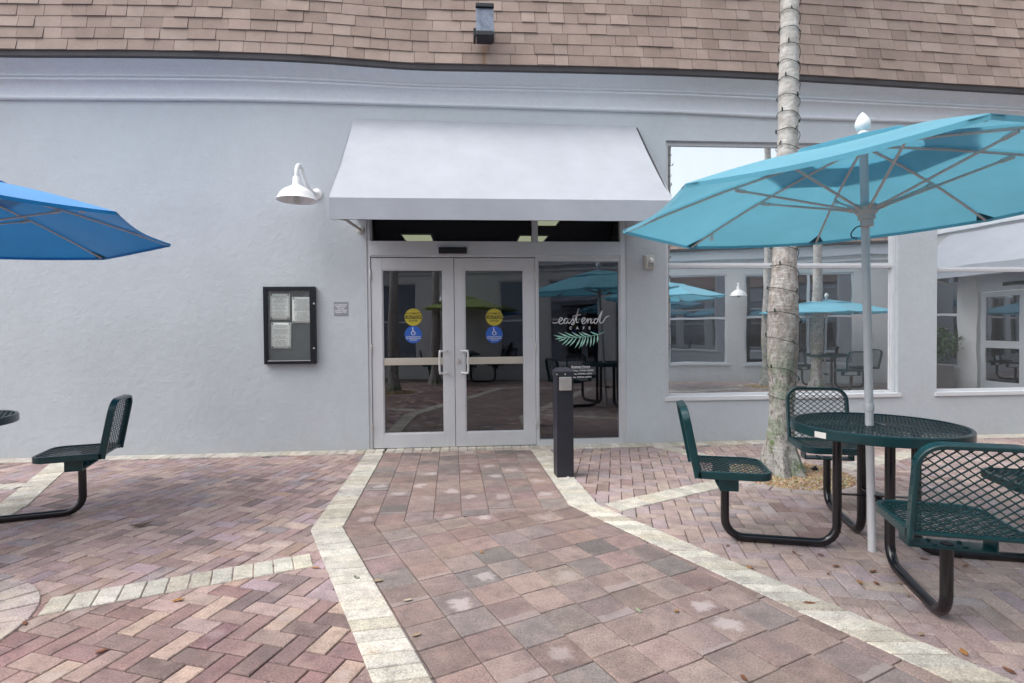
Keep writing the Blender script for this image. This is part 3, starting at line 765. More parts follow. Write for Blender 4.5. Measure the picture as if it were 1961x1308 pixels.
def leaflet(a,b,w,mi):
    A,B=Vector(Z(*a)),Vector(Z(*b)); d=B-A; n=Vector((-d.y,d.x)).normalized(); k=7; l=[];r_=[]
    for i in range(k):
        t=i/(k-1); ww=w*(.25+1.2*t if t<.5 else 1.75*(1-t)+.0)*.62; bend=n*(.006*math.sin(t*math.pi))
        p=A.lerp(B,t)+bend; l.append(p+n*ww); r_.append(p-n*ww)
    lg.mi=mi; lg.add([(p.x,yl-.0004*mi,p.y) for p in l]+[(p.x,yl-.0004*mi,p.y) for p in r_],[(i,i+1,k+i+1,k+i) for i in range(k-1)])
spine=[(692,738),(655,757),(610,770),(540,785),(470,793),(400,798),(320,798),(250,792)]
ribbon(lg,[Vector(Z(*p)) for p in catmull(spine,5)],.0055,yl-.0012,False)
for i,(a,b) in enumerate([((630,766),(542,733)),((560,782),(450,736)),((500,790),(424,738)),((460,793),(350,738)),((410,796),(272,736)),((350,797),(210,742)),((300,797),(158,770)),
  ((622,768),(617,852)),((590,775),(573,888)),((555,783),(543,903)),((525,786),(503,892)),((500,789),(452,902)),((475,793),(427,917)),((445,796),(383,912)),((405,798),(328,888)),((370,798),(283,886)),((330,798),(245,876)),((300,798),(212,836)),((265,794),(176,812))]):
    leaflet(a,b,.0165,1+i%2)
lo=lg.build('cafe_logo',[M['vwhite'],M['mint'],M['mint2']],side,recalc=False); lo['label']='white script lettering east end CAFE over a mint palm frond'
hr=MB()
for tx,zy,sz,bo in (('Business Hours',1103,.036,.0012),('Mon-Friday, 7:30AM-5:00PM',1143,.0265,.0007),('Saturday, 8:00AM-2:00PM',1177,.0265,.0007),('Sunday, 8:00AM-2:00PM',1211,.0265,.0007)):
    x_,z_=Z(446,zy); wall_text(hr,tx,sz,x_,yl,z_,bold=bo)
a,b=Z(352,1121),Z(538,1121); hr.box(a[0],b[0],yl-.0003,yl+.0003,a[1]-.002,a[1]+.001)
ho=hr.build('hours_lettering',M['vwhite'],side,recalc=False); ho['label']='white opening hours lettering low on the side window'

# big windows
def big_window(op,mull,vert=None):
    a,b,c,d=op
    f=MB(); y0,y1=.055,.115; t=.042
    f.box(a,a+t*.95,y0-.01,y1,c,d); f.box(b-t*1.1,b,y0,y1,c,d); f.box(a+t*.95,b-t*1.1,y0,y1,d-t,d); f.box(a+t*.95,b-t*1.1,y0,y1,c,c+t*.8)
    f.box(a+t*.95,b-t*1.1,y0-.015,y1,mull-.028,mull+.028)
    f.box(a+t*.95,b-t*1.1,y0-.02,y0-.003,mull-.008,mull+.008)
    for (p,q,r_,s) in ((b-t*1.1-.02,b-t*1.1,c+t,mull-.03),(b-t*1.1-.02,b-t*1.1,mull+.03,d-t)): f.box(p,q,y0+.014,y1,r_,s)
    w=f.build('window',M['winframe'],cafe,bevel=.004)
    g=MB(); g.box(a+.005,b-.02,.078,.086,c+.02,mull); g.build('pane',M['winglass'],w)
    g=MB(); g.box(a+.005,b-.02,.078,.086,mull,d-.02); g.build('pane',M['winglass'],w)
    s=MB(); s.box(a-.025,b+.035,-.02,.06,c-.045,c+.004); s.build('sill',M['winframe'],w,bevel=.006)
    return w
w=big_window(W1,zW(1480,507.5)); w['label']='wide white framed window behind the palm'
w=big_window(W2,zW(1880,515)); w['label']='white framed window at the far right of the wall'
# dim room behind the glass
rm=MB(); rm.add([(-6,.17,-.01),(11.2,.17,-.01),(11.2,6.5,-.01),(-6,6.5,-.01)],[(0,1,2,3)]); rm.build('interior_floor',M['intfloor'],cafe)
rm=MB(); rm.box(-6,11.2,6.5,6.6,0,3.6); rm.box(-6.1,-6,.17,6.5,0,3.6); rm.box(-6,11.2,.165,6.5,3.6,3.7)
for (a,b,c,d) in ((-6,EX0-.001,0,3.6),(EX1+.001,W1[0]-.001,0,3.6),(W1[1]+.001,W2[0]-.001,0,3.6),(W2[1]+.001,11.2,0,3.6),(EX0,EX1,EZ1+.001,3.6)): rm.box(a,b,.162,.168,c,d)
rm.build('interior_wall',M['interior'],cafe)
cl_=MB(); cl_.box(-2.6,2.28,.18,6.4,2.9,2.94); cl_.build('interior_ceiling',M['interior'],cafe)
def ceil_light(px0,px1,py,label):
    d=ray((px0+px1)/2,py); p=CAM+d*((2.885-CAM.z)/d.z)
    d0,d1=ray(px0,py),ray(px1,py); w=(CAM+d1*((2.885-CAM.z)/d1.z)).x-(CAM+d0*((2.885-CAM.z)/d0.z)).x
    e_=empty('ceiling_light',(p.x,p.y,2.9)); tag(e_,label,'ceiling light','lit ceiling panels inside the cafe')
    m=MB(); m.box(-w/2,w/2,-.3,.3,-.02,-.012); m.build('diffuser',M['panel'],e_)
    m=MB(); t=.02
    for b_ in ((-w/2-t,-w/2,-.32,.32),(w/2,w/2+t,-.32,.32),(-w/2,w/2,-.32,-.3),(-w/2,w/2,.3,.32)): m.box(*b_,-.025,0)
    m.build('frame',M['white'],e_)
ceil_light(774,827,455,'lit yellowish ceiling panel behind the left half of the transom glass')
ceil_light(993,1044,457,'lit yellowish ceiling panel behind the transom divider')
ceil_light(1022,1070,423,'lit ceiling panel close under the awning edge behind the right transom pane')

# ------------------------------------------------------------------ awning
aw=empty('awning',(.326,0,2.4)); tag(aw,'grey canvas awning over the glass double doors','awning')
ax0,ax1,ay=-1.632,1.632,-1.143
am=MB(); nx,ny=24,14
def awz(s,t): return lerp(1.362,.2,t)-(.014*math.sin(math.pi*t))*(.5+.5*math.sin(s*9+1.2)**2)-.006*math.sin(s*26)*math.sin(math.pi*t)
tl,tr=1.362,1.335
for j in range(ny+1):
    for i in range(nx+1):
        s,t=i/nx,j/ny; am.v.append((lerp(ax0,ax1,s),lerp(-.004,ay,t),awz(s,t)-(.027*s*(1-t))))
for j in range(ny):
    for i in range(nx):
        a=j*(nx+1)+i; am.f.append([a,a+nx+1,a+nx+2,a+1]); am.m.append(0); am.c.append((1,1,1,1)); am.uv.append(None)
cano=am.build('canopy',M['awning'],aw,smooth=True,recalc=False)
for x_ in (ax0,ax1):
    sm=MB()
    zt=1.362 if x_<0 else 1.335
    sm.add([(x_,-.004,.27),(x_,ay,0),(x_,ay,.2),(x_,-.004,zt)],[(0,1,2,3)])
    sm.build('side_panel',M['awning'],aw,recalc=False)
vm=MB()
k=40
for i in range(k+1):
    x_=lerp(ax0,ax1,i/k)
    for j in range(4):
        z=.2*j/3; vm.v.append((x_,ay-.004-.006*math.sin(i*.55)*(1-j/3)*.5,z))
for i in range(k):
    for j in range(3): a=i*4+j; vm.f.append([a,a+4,a+5,a+1]); vm.m.append(0); vm.c.append((1,1,1,1)); vm.uv.append(None)
va=vm.build('valance',M['awning'],aw,smooth=True,recalc=False)
for o in (cano,va):
    s=o.modifiers.new('thickness','SOLIDIFY'); s.thickness=.004; s.offset=0; s=o.modifiers.new('edges','EDGE_SPLIT'); s.split_angle=R(40)
fm=MB(); fm.tube([(ax0+.01,ay+.012,.012),(ax1-.01,ay+.012,.012)],.012,8); fm.tube([(ax0+.01,ay+.012,.19),(ax1-.01,ay+.012,.19)],.012,8)
for x_ in (ax0+.012,ax1-.012): fm.tube([(x_,ay,.012),(x_,-.01,.285)],.012,8); fm.tube([(x_,ay+.01,.19),(x_,-.02,1.31)],.012,8)
fm.build('frame',M['darkmetal'],aw,smooth=True)
for x_ in (ax0+.055,ax1-.055):
    b_=MB(); b_.tube([(x_,-.0,.115),(x_-.05*(1 if x_<0 else -1),-.5,.125),(x_-.02*(1 if x_<0 else -1),-1.13,.03)],.016,10)
    b_.lathe([(.045,0),(.045,.008),(.03,.02)],16,Matrix.Translation((x_,-.001,.115))@Matrix.Rotation(R(90),4,'X'))
    b_.build('brace',M['beige'],aw,smooth=True)

# ------------------------------------------------------------------ fittings on the wall
ln=W(607,372); out=.40
lp=empty('gooseneck_lamp',(ln.x,0,ln.z)); tag(lp,'white gooseneck barn lamp on the stucco beside the awning','wall lamp','gooseneck wall lamps')
def lamp_parts(lp,dirx=-.11,out=.36,top=.22,sz=-.01,r_=.25):
    b=MB(); b.lathe([(.062,0),(.062,.012),(.05,.022),(.03,.028),(.02,.05)],24,Matrix.Rotation(R(90),4,'X')); b.build('mount',M['white'],lp,smooth=True)
    pa=[(0,-.02,0),(dirx*.12,-.06,.0)]
    end=Vector((dirx,-out,sz+.13))
    P=[Vector(p) for p in [(0,-.03,0),(dirx*.2,-.09,.0),(dirx*.55,-.17,.045),(dirx*.75,-.215,.13),(dirx*.87,-.25,top-.035),(dirx*.94,-.295,top),(dirx,-.34,top-.03),(dirx,-out,max(sz+.2,top-.09)),(dirx,-out,sz+.13)]]
    t=MB(); t.tube(catmull(P,5),.0215,12); t.build('arm',M['white'],lp,smooth=True)
    s=MB(); k=r_/.2
    s.lathe([(.024,.185),(.036,.182),(.040,.175),(.043,.105),(.052,.088),(.085*k,.07),(.13*k,.045),(.163*k,.014),(.182*k,-.022),(.198*k,-.058),(.203*k,-.064),(.196*k,-.06),(.178*k,-.022),(.12*k,.036),(.04,.07)],40,Matrix.Translation((dirx,-out,sz)),cap=False)
    s.build('shade',M['white'],lp,smooth=True)
    g=MB(); g.lathe([(.0,-.102),(.02,-.097),(.034,-.08),(.038,-.055),(.026,-.01),(.02,.04)],18,Matrix.Translation((dirx,-out,sz))); g.build('bulb',M['beige'],lp,smooth=True)
lamp_parts(lp,dirx=-.105,out=.37,top=.235,sz=-.095,r_=.205)

cs=[W(506,549.7),W(608.5,696)]; cx0,cx1,cz0,cz1=cs[0].x+.004,cs[1].x-.004,cs[1].z,cs[0].z
case=empty('display_case',((cx0+cx1)/2,0,cz0)); tag(case,'black framed glass notice case holding three white sheets on the wall','display case')
hw=(cx1-cx0)/2; hh=cz1-cz0
f=MB(); t=.046
f.box(-hw,-hw+t,-.058,-.001,0,hh); f.box(hw-t-.016,hw,-.058,-.001,0,hh); f.box(-hw+t,hw-t-.016,-.058,-.001,hh-t,hh); f.box(-hw+t,hw-t-.016,-.058,-.001,0,t*.9)
f.build('frame',M['black'],case,bevel=.005)
f=MB(); f.box(-hw+t,hw-t-.016,-.012,-.003,t*.9,hh-t); f.build('backing',M['felt'],case)
f=MB(); f.box(-hw+t,hw-t-.016,-.047,-.044,t*.9,hh-t); f.build('pane',M['caseglass'],case)
f=MB(); f.box(-hw+t-.005,hw-t-.012,-.061,-.057,t*.74,t*.88); f.build('ledge',M['alu'],case)
for zz in (582,666.5):
    p=W(604.2,zz); f=MB(); f.lathe([(.0095,0),(.0095,.008),(.007,.011)],14,Matrix.Translation((p.x-case.location.x,-.057,p.z-cz0))@Matrix.Rotation(R(90),4,'X')); f.build('lock',M['alu2'],case,smooth=True)
def sheet(z0,z1,label,tilt,seed):
    a=W(490+z0[0]/7.695,540+z0[1]/7.695,-.02); b=W(490+z1[0]/7.695,540+z1[1]/7.695,-.02)
    c=((a.x+b.x)/2,-.02,(a.z+b.z)/2); w,h=(b.x-a.x)/2,(a.z-b.z)/2
    e_=empty('notice_sheet',c); e_.rotation_euler=(0,R(tilt),0); tag(e_,label,'notice','printed sheets in the notice case')
    m=MB(); k=8
    for j in range(k+1):
        for i in range(k+1):
            x_,z_=lerp(-w,w,i/k),lerp(-h,h,j/k); m.v.append((x_,-.002-.004*mnoise.noise(Vector((x_*8+seed,z_*8,seed))),z_))
    for j in range(k):
        for i in range(k): q=j*(k+1)+i; m.f.append([q,q+1,q+k+2,q+k+1]); m.m.append(0); m.c.append((1,1,1,1)); m.uv.append(None)
    p=m.build('sheet',M['paper'],e_,smooth=True,recalc=False)
    s_=p.modifiers.new('thickness','SOLIDIFY'); s_.thickness=.0006
    tx=MB(); rg=random.Random(seed); z_=h-.03
    while z_>-h+.03:
        ww=rg.uniform(.4,.85)*w; 
        n_=rg.randint(2,4); u=-ww
        while u<ww:
            l=rg.uniform(.012,.035); tx.add([(u,-.0075,z_),(min(u+l,ww),-.0075,z_),(min(u+l,ww),-.0075,z_+.005),(u,-.0075,z_+.005)],[(0,1,2,3)]); u+=l+.008
        z_-=.0125 if rg.random()<.85 else .025
    tx.build('printing',M['ink'],e_,recalc=False)
    for sx in (-1,1):
        for sz_ in (-1,1):
            pm=MB(); pm.lathe([(.008,0),(.008,.005),(.005,.008)],12,Matrix.Translation((sx*(w-.018),-.006,sz_*(h-.014)))@Matrix.Rotation(R(90),4,'X')); pm.build('pin',M['vblack'],e_,smooth=True)
sheet((205,172),(506,553),'white printed sheet at upper left inside the notice case',1.0,11)
sheet((532,222),(838,603),'white printed sheet at right inside the notice case',.6,12)
sheet((220,600),(525,979),'white printed sheet at lower left inside the notice case, below another',1.2,13)

a,b=W(639.7,604.2),W(666,578.2)
sg=empty('wall_sign',((a.x+b.x)/2,0,(a.z+b.z)/2)); tag(sg,'small square grey no smoking sign beside the doors','sign')
hw,hh=(b.x-a.x)/2,(b.z-a.z)/2
m=MB(); m.box(-hw,hw,-.006,-.001,-hh,hh); m.build('plate',M['signgrey'],sg,bevel=.001)
m=MB()
for i,tx in enumerate(('NO SMOKING','PERMITTED','IN THE','COURTYARD','THANK YOU')): wall_text(m,tx,.0225,0,-.0072,.043-.0212*i,bold=.0009)
m.build('lettering',M['signwhite'],sg,recalc=False)

a,b=W(1230,517),W(1253,488)
sb=empty('alarm_strobe',((a.x+b.x)/2,0,(a.z+b.z)/2)); tag(sb,'off-white alarm horn strobe on the wall right of the doors','alarm')
m=MB(); m.box(-.062,.062,-.05,-.001,-.082,.082); m.build('housing',M['beige'],sb,bevel=.012)
m=MB(); m.box(-.05,.055,-.075,-.05,-.07,.07); m.build('cover',M['beige'],sb,bevel=.01)
m=MB(); m.lathe([(.03,0),(.026,.014),(.012,.024)],20,Matrix.Translation((.008,-.075,.018))@Matrix.Rotation(R(90),4,'X')); m.build('strobe_lens',M['alu2'],sb,smooth=True)
m=MB()
for k in range(4): m.box(-.03,.04,-.078,-.073,-.058+.012*k,-.052+.012*k)
m.build('horn_grille',M['soil'],sb)

# floodlight on the roof slope
fl=empty('flood_light',(.168,-.345,4.60)); tag(fl,'weathered grey floodlight box with black rim on the roof shingles','floodlight')
Mx=Matrix.Rotation(R(-5),4,'X')
m=MB(); m.box(-.090,.090,-.15,.03,-.13,.15,Mx); m.build('housing',M['darkmetal'],fl,bevel=.012)
m=MB(); m.box(-.094,.094,-.160,-.148,-.115,.15,Mx); m.build('lens',M['lensglass'],fl,bevel=.004)
m=MB(); m.box(-.097,.097,-.185,-.145,.152,.195,Mx); m.build('visor',M['black'],fl,bevel=.006)
m=MB(); m.box(-.097,.086,-.178,-.14,-.155,-.105,Mx); m.build('lower_rim',M['black'],fl,bevel=.006)
m=MB(); m.box(-.122,-.094,-.12,.04,-.12,-.03); m.build('bracket',M['black'],fl,bevel=.004)
m=MB(); m.box(.09,.104,-.05,.04,-.1,0); m.build('bracket',M['black'],fl,bevel=.004)

# ------------------------------------------------------------------ bollard with the door push plate
bc=G(1081.5,916); bo=empty('bollard',(bc.x+.004,bc.y+.082,0),R(4)); tag(bo,'dark bronze square bollard with a steel door push plate','bollard')
btop=W(1081,717,bc.y+.08).z
m=MB(); m.box(-.078,.078,-.078,.078,0,btop); m.build('post',M['darkmetal'],bo,bevel=.005)
m=MB(); h0=btop-.012; m.box(-.086,.086,-.086,.086,h0,h0+.045); cap=m.build('cap',M['darkmetal'],bo,bevel=.004)
m=MB(); m.add([(-.084,-.084,h0+.045),(.084,-.084,h0+.045),(.084,.084,h0+.045),(-.084,.084,h0+.045),(-.05,-.05,h0+.075),(.05,-.05,h0+.075),(.05,.05,h0+.075),(-.05,.05,h0+.075)],[(0,1,5,4),(1,2,6,5),(2,3,7,6),(3,0,4,7),(4,5,6,7)]); m.build('cap_top',M['darkmetal'],cap,bevel=.003)
for x_ in (-.076,.0,):
    m=MB(); m.lathe([(.006,0),(.005,.004)],10,Matrix.Translation((x_,-.086,h0+.02))@Matrix.Rotation(R(90),4,'X')); m.build('rivet',M['alu2'],cap)
zp0,zp1=W(1082,747.5,bc.y).z,W(1082,721.8,bc.y).z
m=MB(); m.box(-.056,.060,-.094,-.076,zp0,zp1); m.build('push_plate',M['steel'],bo,bevel=.006)
m=MB(); m.lathe([(.011,0),(.011,.012),(.007,.016)],8,Matrix.Translation((.02,-.086,.0))); m.build('anchor_bolt',M['alu'],bo)

# ------------------------------------------------------------------ palms
def palm(loc, seed, prof, lean, label, group, H, crown=True, segs=28):
    rg=random.Random(seed)
    e_=empty('palm_tree',loc); tag(e_,label,'palm',group)
    m=MB(); zs=[]; z=-.03
    while z<H: zs.append(z); z+=.03 if z<5 else .09
    for z in zs:
        r_=interp(prof,z); cx,cy=interp(lean[0],z),interp(lean[1],z)
        rg_=.0016*math.sin(z*2*math.pi/.11+math.sin(z*3))
        for k in range(segs):
            a=2*math.pi*k/segs
            nz=mnoise.noise(Vector((math.cos(a)*1.6+seed,math.sin(a)*1.6,z*2.5)))*.09*r_+mnoise.noise(Vector((math.cos(a)*6,math.sin(a)*6+seed,z*14)))*.03*r_
            fl_=0
            if z<.3: fl_=(.3-z)/.3*.03*math.sin(a*7+seed)
            rr=r_+nz+rg_+fl_; m.v.append((cx+rr*math.cos(a),cy+rr*math.sin(a),z))
    for i in range(len(zs)-1):
        for k in range(segs):
            m.f.append([i*segs+k,i*segs+(k+1)%segs,(i+1)*segs+(k+1)%segs,(i+1)*segs+k]); m.m.append(0); m.c.append((1,1,1,1)); m.uv.append(None)
    m.build('trunk',M['bark'],e_,smooth=True,recalc=False)
    if crown:
        top=Vector((interp(lean[0],H),interp(lean[1],H),H)); c=MB()
        c.tube([top-Vector((0,0,.1)),top+Vector((0,0,.5)),top+Vector((0,0,.9))],[.08,.09,.04],10)
        for k in range(11):
            a=k*2.4+rg.uniform(-.2,.2); el=rg.uniform(.25,1.1); d=Vector((math.cos(a),math.sin(a),0)); P=[]
            L=rg.uniform(1.6,2.1)
            for i in range(13):
                t=i/12; P.append(top+Vector((0,0,.8))+d*(L*t*math.cos(el*(1-t*.5)))+Vector((0,0,L*(t*math.sin(el)-t*t*(.55+.35*math.sin(el))))))
            c.tube(P,[.02*(1-i/14) for i in range(13)],5)
            for i in range(1,13):
                for j in range(3):
                    t=(i-1+j/3)/12; p=P[i-1].lerp(P[i],j/3); tg=(P[i]-P[i-1]).normalized(); sd=tg.cross(Vector((0,0,1))).normalized()
                    for s in (-1,1):
                        ll=.55*math.sin(math.pi*(.12+.85*t)); dd=(sd*s*.85+tg*.55+Vector((0,0,-.35-rg.uniform(0,.3)))).normalized()
                        w_=tg*.017; c.add([p-w_,p+w_,p+dd*ll*.6+w_*.9,p+dd*ll,p+dd*ll*.6-w_*.9],[(0,1,2,3,4)])
        c.build('crown',M['frond'],e_,recalc=False)
    return e_
pprof=[(-.03,.205),(.04,.170),(.12,.152),(.25,.122),(.40,.108),(.55,.104),(.75,.111),(1.1,.129),(1.4,.128),(1.65,.119),(1.85,.105),(2.15,.096),(3.0,.086),(4.5,.072),(7,.068),(9,.06)]
px0=G(1502,906,.075); pl=(px0.x+.075,px0.y+.165,.055)
lean=([(0,0),(.3,-.012),(.8,.015),(1.5,.02),(2.2,.045),(3,.075),(4.5,.105),(9,.25)],[(0,0),(9,.1)])
pt=palm(pl,3,pprof,lean,'pale ringed palm trunk in the gravel ring beside the green table','palms in the courtyard',7.2)
# fairy light wire wound up the trunk
sl=empty('string_lights',pl); tag(sl,'dark green string light wire wound up the palm trunk','string lights')
turn=[(.35,.0),(.62,1),(.86,2),(1.10,3),(1.34,4),(1.58,5),(1.78,6),(1.97,7),(2.14,8),(2.30,9),(2.46,10),(2.62,11),(2.78,12)]
path=[]; bulbs=[]; nt_=0; z=.62; a=R(250); 
while z<6.8:
    pitch=.27 if z<1.3 else (.21 if z<1.9 else .152)
    r_=interp(pprof,z)*1.07+.006
    jz=.02*mnoise.noise(Vector((a*.8,3,1)))
    path.append((interp(lean[0],z)+r_*math.cos(a),interp(lean[1],z)+r_*math.sin(a),z+jz-.035*math.sin(a+.3)))
    if len(path)%11==0: bulbs.append((path[-1],a))
    a-=2*math.pi/28; z+=pitch/28
m=MB(); m.tube(path,.003,6); m.build('wire',M['wire'],sl,smooth=True)
bm_=MB(); bm_.lathe([(.006,0),(.007,.018),(.005,.03),(.001,.04)],8); b0=bm_.build('bulb',M['wire'],sl,smooth=True)
for i,(p,a) in enumerate(bulbs[:90]):
    o=b0 if i==0 else b0.copy()
    if i: COL.objects.link(o); o.parent=sl
    o.location=(p[0]+.006*math.cos(a),p[1]+.006*math.sin(a),p[2]); o.rotation_euler=(rnd.uniform(-.6,.6),rnd.uniform(-.6,.6),0)
lean2=([(0,0),(3,.05),(9,.1)],[(0,0),(9,-.1)])
palm((6.8,-5.65,0),8,pprof,lean2,'palm trunk mirrored in the big window, left of the mirrored umbrella','palms in the courtyard',6.5,segs=18)
palm((7.58,-5.0,0),9,[(z_,r_*1.0) for z_,r_ in pprof],lean2,'palm trunk mirrored in the big window, in front of the mirrored umbrella','palms in the courtyard',6.5,segs=18)
palm((-1.75,-5.75,0),10,pprof,lean2,'palm trunk mirrored in the left glass door','palms in the courtyard',6.5,segs=18)
palm((-.95,-7.6,0),11,pprof,lean2,'palm trunk mirrored at the inner edge of the left glass door','palms in the courtyard',6.5,segs=18)
# small uplight in the gravel
gp=G(1556,910); gl=empty('garden_spotlight',(gp.x,gp.y,.0)); tag(gl,'small black spotlight lying in the gravel by the palm','spotlight')
m=MB(); m.lathe([(.012,-.045),(.02,-.04),(.024,.03),(.028,.045),(.02,.047)],14,Matrix.Translation((0,0,.045))@Matrix.Rotation(R(55),4,'Y')@Matrix.Rotation(R(20),4,'X')); m.build('housing',M['black'],gl,smooth=True)
m=MB(); m.tube([(0,0,-.03),(0,0,.03)],.006,8); m.build('stake',M['black'],gl)

# ------------------------------------------------------------------ green picnic tables with fixed seats
def diamonds(mb, inside, u0,u1,v0,v1, T, pu=.0245, pv=.0195, w=.0056, d=.004):
    nu=int((u1-u0)/pu)+1; nv=int((v1-v0)/pv)+1
    for j in range(nv):
        for i in range(nu):
            a=Vector((u0+i*pu, v0+(j+((i+j)%2))*pv)); b=Vector((u0+(i+1)*pu, v0+(j+((i+1+j)%2))*pv))
            mm=(a+b)/2
            if not inside(mm.x,mm.y): continue
            t=(b-a).normalized(); n=Vector((-t.y,t.x))*(w/2); a2=a-t*.001; b2=b+t*.001
            v=[]
            for z in (0,-d):
                for p in (a2-n,b2-n,b2+n,a2+n): v.append(T@Vector((p.x,p.y,z)))
            mb.add(v,[(0,1,2,3),(0,4,5,1),(2,6,7,3),(7,6,5,4)])
def arc2(cx,cy,r_,a0,a1,n=8): return [(cx+r_*math.cos(R(lerp(a0,a1,i/n))),cy+r_*math.sin(R(lerp(a0,a1,i/n)))) for i in range(n+1)]
TZ=.775
tb=empty('picnic_table',(2.425,-3.205,0)); tag(tb,'round green mesh picnic table with four attached seats under the turquoise umbrella','picnic table','green mesh picnic tables')
m=MB(); RT=.462
for z,r_ in ((0,0),): pass
m.lathe([(RT-.022,TZ-.004),(RT-.018,TZ),(RT-.006,TZ),(RT,TZ-.007),(RT,TZ-.052),(RT-.005,TZ-.057),(RT-.012,TZ-.055),(RT-.012,TZ-.018),(RT-.022,TZ-.014),(RT-.022,TZ-.004)],64,cap=False)
I4=Matrix.Translation((0,0,TZ-.006))@Matrix.Rotation(R(52),4,'Z')
diamonds(m,lambda x,y:.03<math.hypot(x,y)<RT-.018,-.48,.48,-.48,.48,I4)
m.lathe([(.045,TZ-.012),(.045,TZ-.004),(.028,TZ-.004),(.028,TZ-.012),(.045,TZ-.012)],20,cap=False)
for a in (0,90):
    m.box(-RT+.02,RT-.02,-.018,.018,TZ-.045,TZ-.013,Matrix.Rotation(R(a+73),4,'Z')) if a==0 else [m.box(x0_,x1_,-.018,.018,TZ-.045,TZ-.013,Matrix.Rotation(R(a+73),4,'Z')) for x0_,x1_ in ((-RT+.02,-.0185),(.0185,RT-.02))]
top=m.build('tabletop',M['green'],tb,smooth=True)
m=MB(); an=R(197)
dcol=Matrix.Rotation(an,4,'Z')
m.box(RT+.0005,RT+.003,-.036,.036,TZ-.052,TZ-.018,dcol)
nb=m.build('number_tag',M['paper'],top)
ANG=(163,73,250,342)
lgm=MB(); ri,ro,tr_=.212,.86,.026; cr=.115
P=[(ri,0,TZ-.045),(ri,0,cr+tr_)]
P+= [(ri+cr-cr*math.cos(R(a)),0,tr_+cr-cr*math.sin(R(a))) for a in range(15,91,15)]
P+= [(ro-cr+cr*math.sin(R(a)),0,tr_+cr-cr*math.cos(R(a))) for a in range(0,91,15)]
P+= [(ro,0,.375)]
lgm.tube(P,tr_,14); leg0=lgm.build('leg',M['tubeblk'],tb,smooth=True)
# seat, facing -x, at radius ro
sz=.49; hw=.225; x_in,x_out=ro-.245,ro+.185
SM=Matrix.Translation((0,0,sz))
path=[(x_out,hw),(x_in+.09,hw)]+arc2(x_in+.09,hw-.09,.09,90,180)[1:]+arc2(x_in+.09,-hw+.09,.09,180,270)+[(x_out,-hw)]
m=MB(); m.strip(path,.02,.046,SM); 
def in_pan(x,y):
    if x<x_in+.012 or x>x_out or abs(y)>hw-.012: return False
    if x<x_in+.09 and abs(y)>hw-.09: return math.hypot(x-x_in-.09,abs(y)-hw+.09)<.08
    return True
Tp=Matrix(((0,1,0,0),(1,0,0,0),(0,0,1,sz-.006),(0,0,0,1)))
diamonds(m,lambda u,v:in_pan(v,u),-hw,hw,x_in,x_out,Tp)
seat0=m.build('seat',M['green'],tb,smooth=True)
bt=R(11); bh=.423
# backrest plane: u across (y), v up along the lean, normal towards the sitter
vx,vz=math.sin(bt),math.cos(bt)
TB=Matrix(((0,vx,-vz,x_out),(1,0,0,0),(0,vz,vx,sz-.03),(0,0,0,1)))
path=[(hw,-.012),(hw,bh-.1)]+arc2(hw-.1,bh-.1,.1,0,90)[1:]+arc2(-hw+.1,bh-.1,.1,90,180)+[(-hw,-.012)]
m=MB(); m.strip(path,.02,.046,TB@Matrix.Translation((0,0,.023)))
m.tube([TB@Vector((-hw+.01,.012,0)),TB@Vector((hw-.01,.012,0))],.011,8)
def in_back(u,v):
    if abs(u)>hw-.012 or v<.01 or v>bh-.012: return False
    if v>bh-.1 and abs(u)>hw-.1: return math.hypot(abs(u)-hw+.1,v-bh+.1)<.09
    return True
diamonds(m,in_back,-hw,hw,0.0,bh,TB@Matrix.Translation((0,0,.002)))
back0=m.build('backrest',M['green'],seat0,smooth=True)
m=MB(); c0=.43
m.box(ro-.055,ro+.055,-.17,.17,.362,.372); m.box(ro-.055,ro+.055,-.17,-.16,.372,sz-.03); m.box(ro-.055,ro+.055,.16,.17,.372,sz-.03)
for y_ in (-.06,.06):
    for x_ in (-.03,.03): m.lathe([(.011,.372),(.009,.38)],8,Matrix.Translation((ro+x_,y_,0)))
br0=m.build('bracket',M['green'],seat0,bevel=.004)
def rot_part(o,a): o.rotation_euler=(0,0,R(a))
for i,a in enumerate(ANG):
    l=leg0 if i==0 else leg0.copy()
    if i: COL.objects.link(l); l.parent=tb
    rot_part(l,a)
    s=seat0 if i==0 else copy_tree(seat0,tb)
    rot_part(s,a)
m=MB()
for a in (73,163): m.box(-.215,.215,-.014,.014,.325 if a==73 else .332,.331 if a==73 else .338,Matrix.Rotation(R(a),4,'Z'))
m.lathe([(.034,.31),(.034,.35)],16); m.lathe([(.05,.342),(.05,.349)],16)
m.build('umbrella_brace',M['tubeblk'],tb,smooth=True)
def table_copy(loc,rz,label,tagcol=False):
    t=copy_tree(tb); t.location=loc; t.rotation_euler=(0,0,rz); t['label']=label; return t
tl_=table_copy((-3.755,-2.262,0),R(17-163),'green mesh picnic table cut off by the left edge under the blue umbrella')
for o in [c for c in tl_.children if c.name.split('.')[0] in ('leg','seat') and abs(((c.rotation_euler.z-R(250))+math.pi)%(2*math.pi)-math.pi)<.1]:
    for d in list(o.children_recursive)+[o]: bpy.data.objects.remove(d)
table_copy((7.9,-5.15,0),R(20),'green mesh picnic table mirrored in the big window behind the palm')
table_copy((-.25,-8.05,0),R(10),'green mesh picnic table mirrored in the right glass door under the lime umbrella')

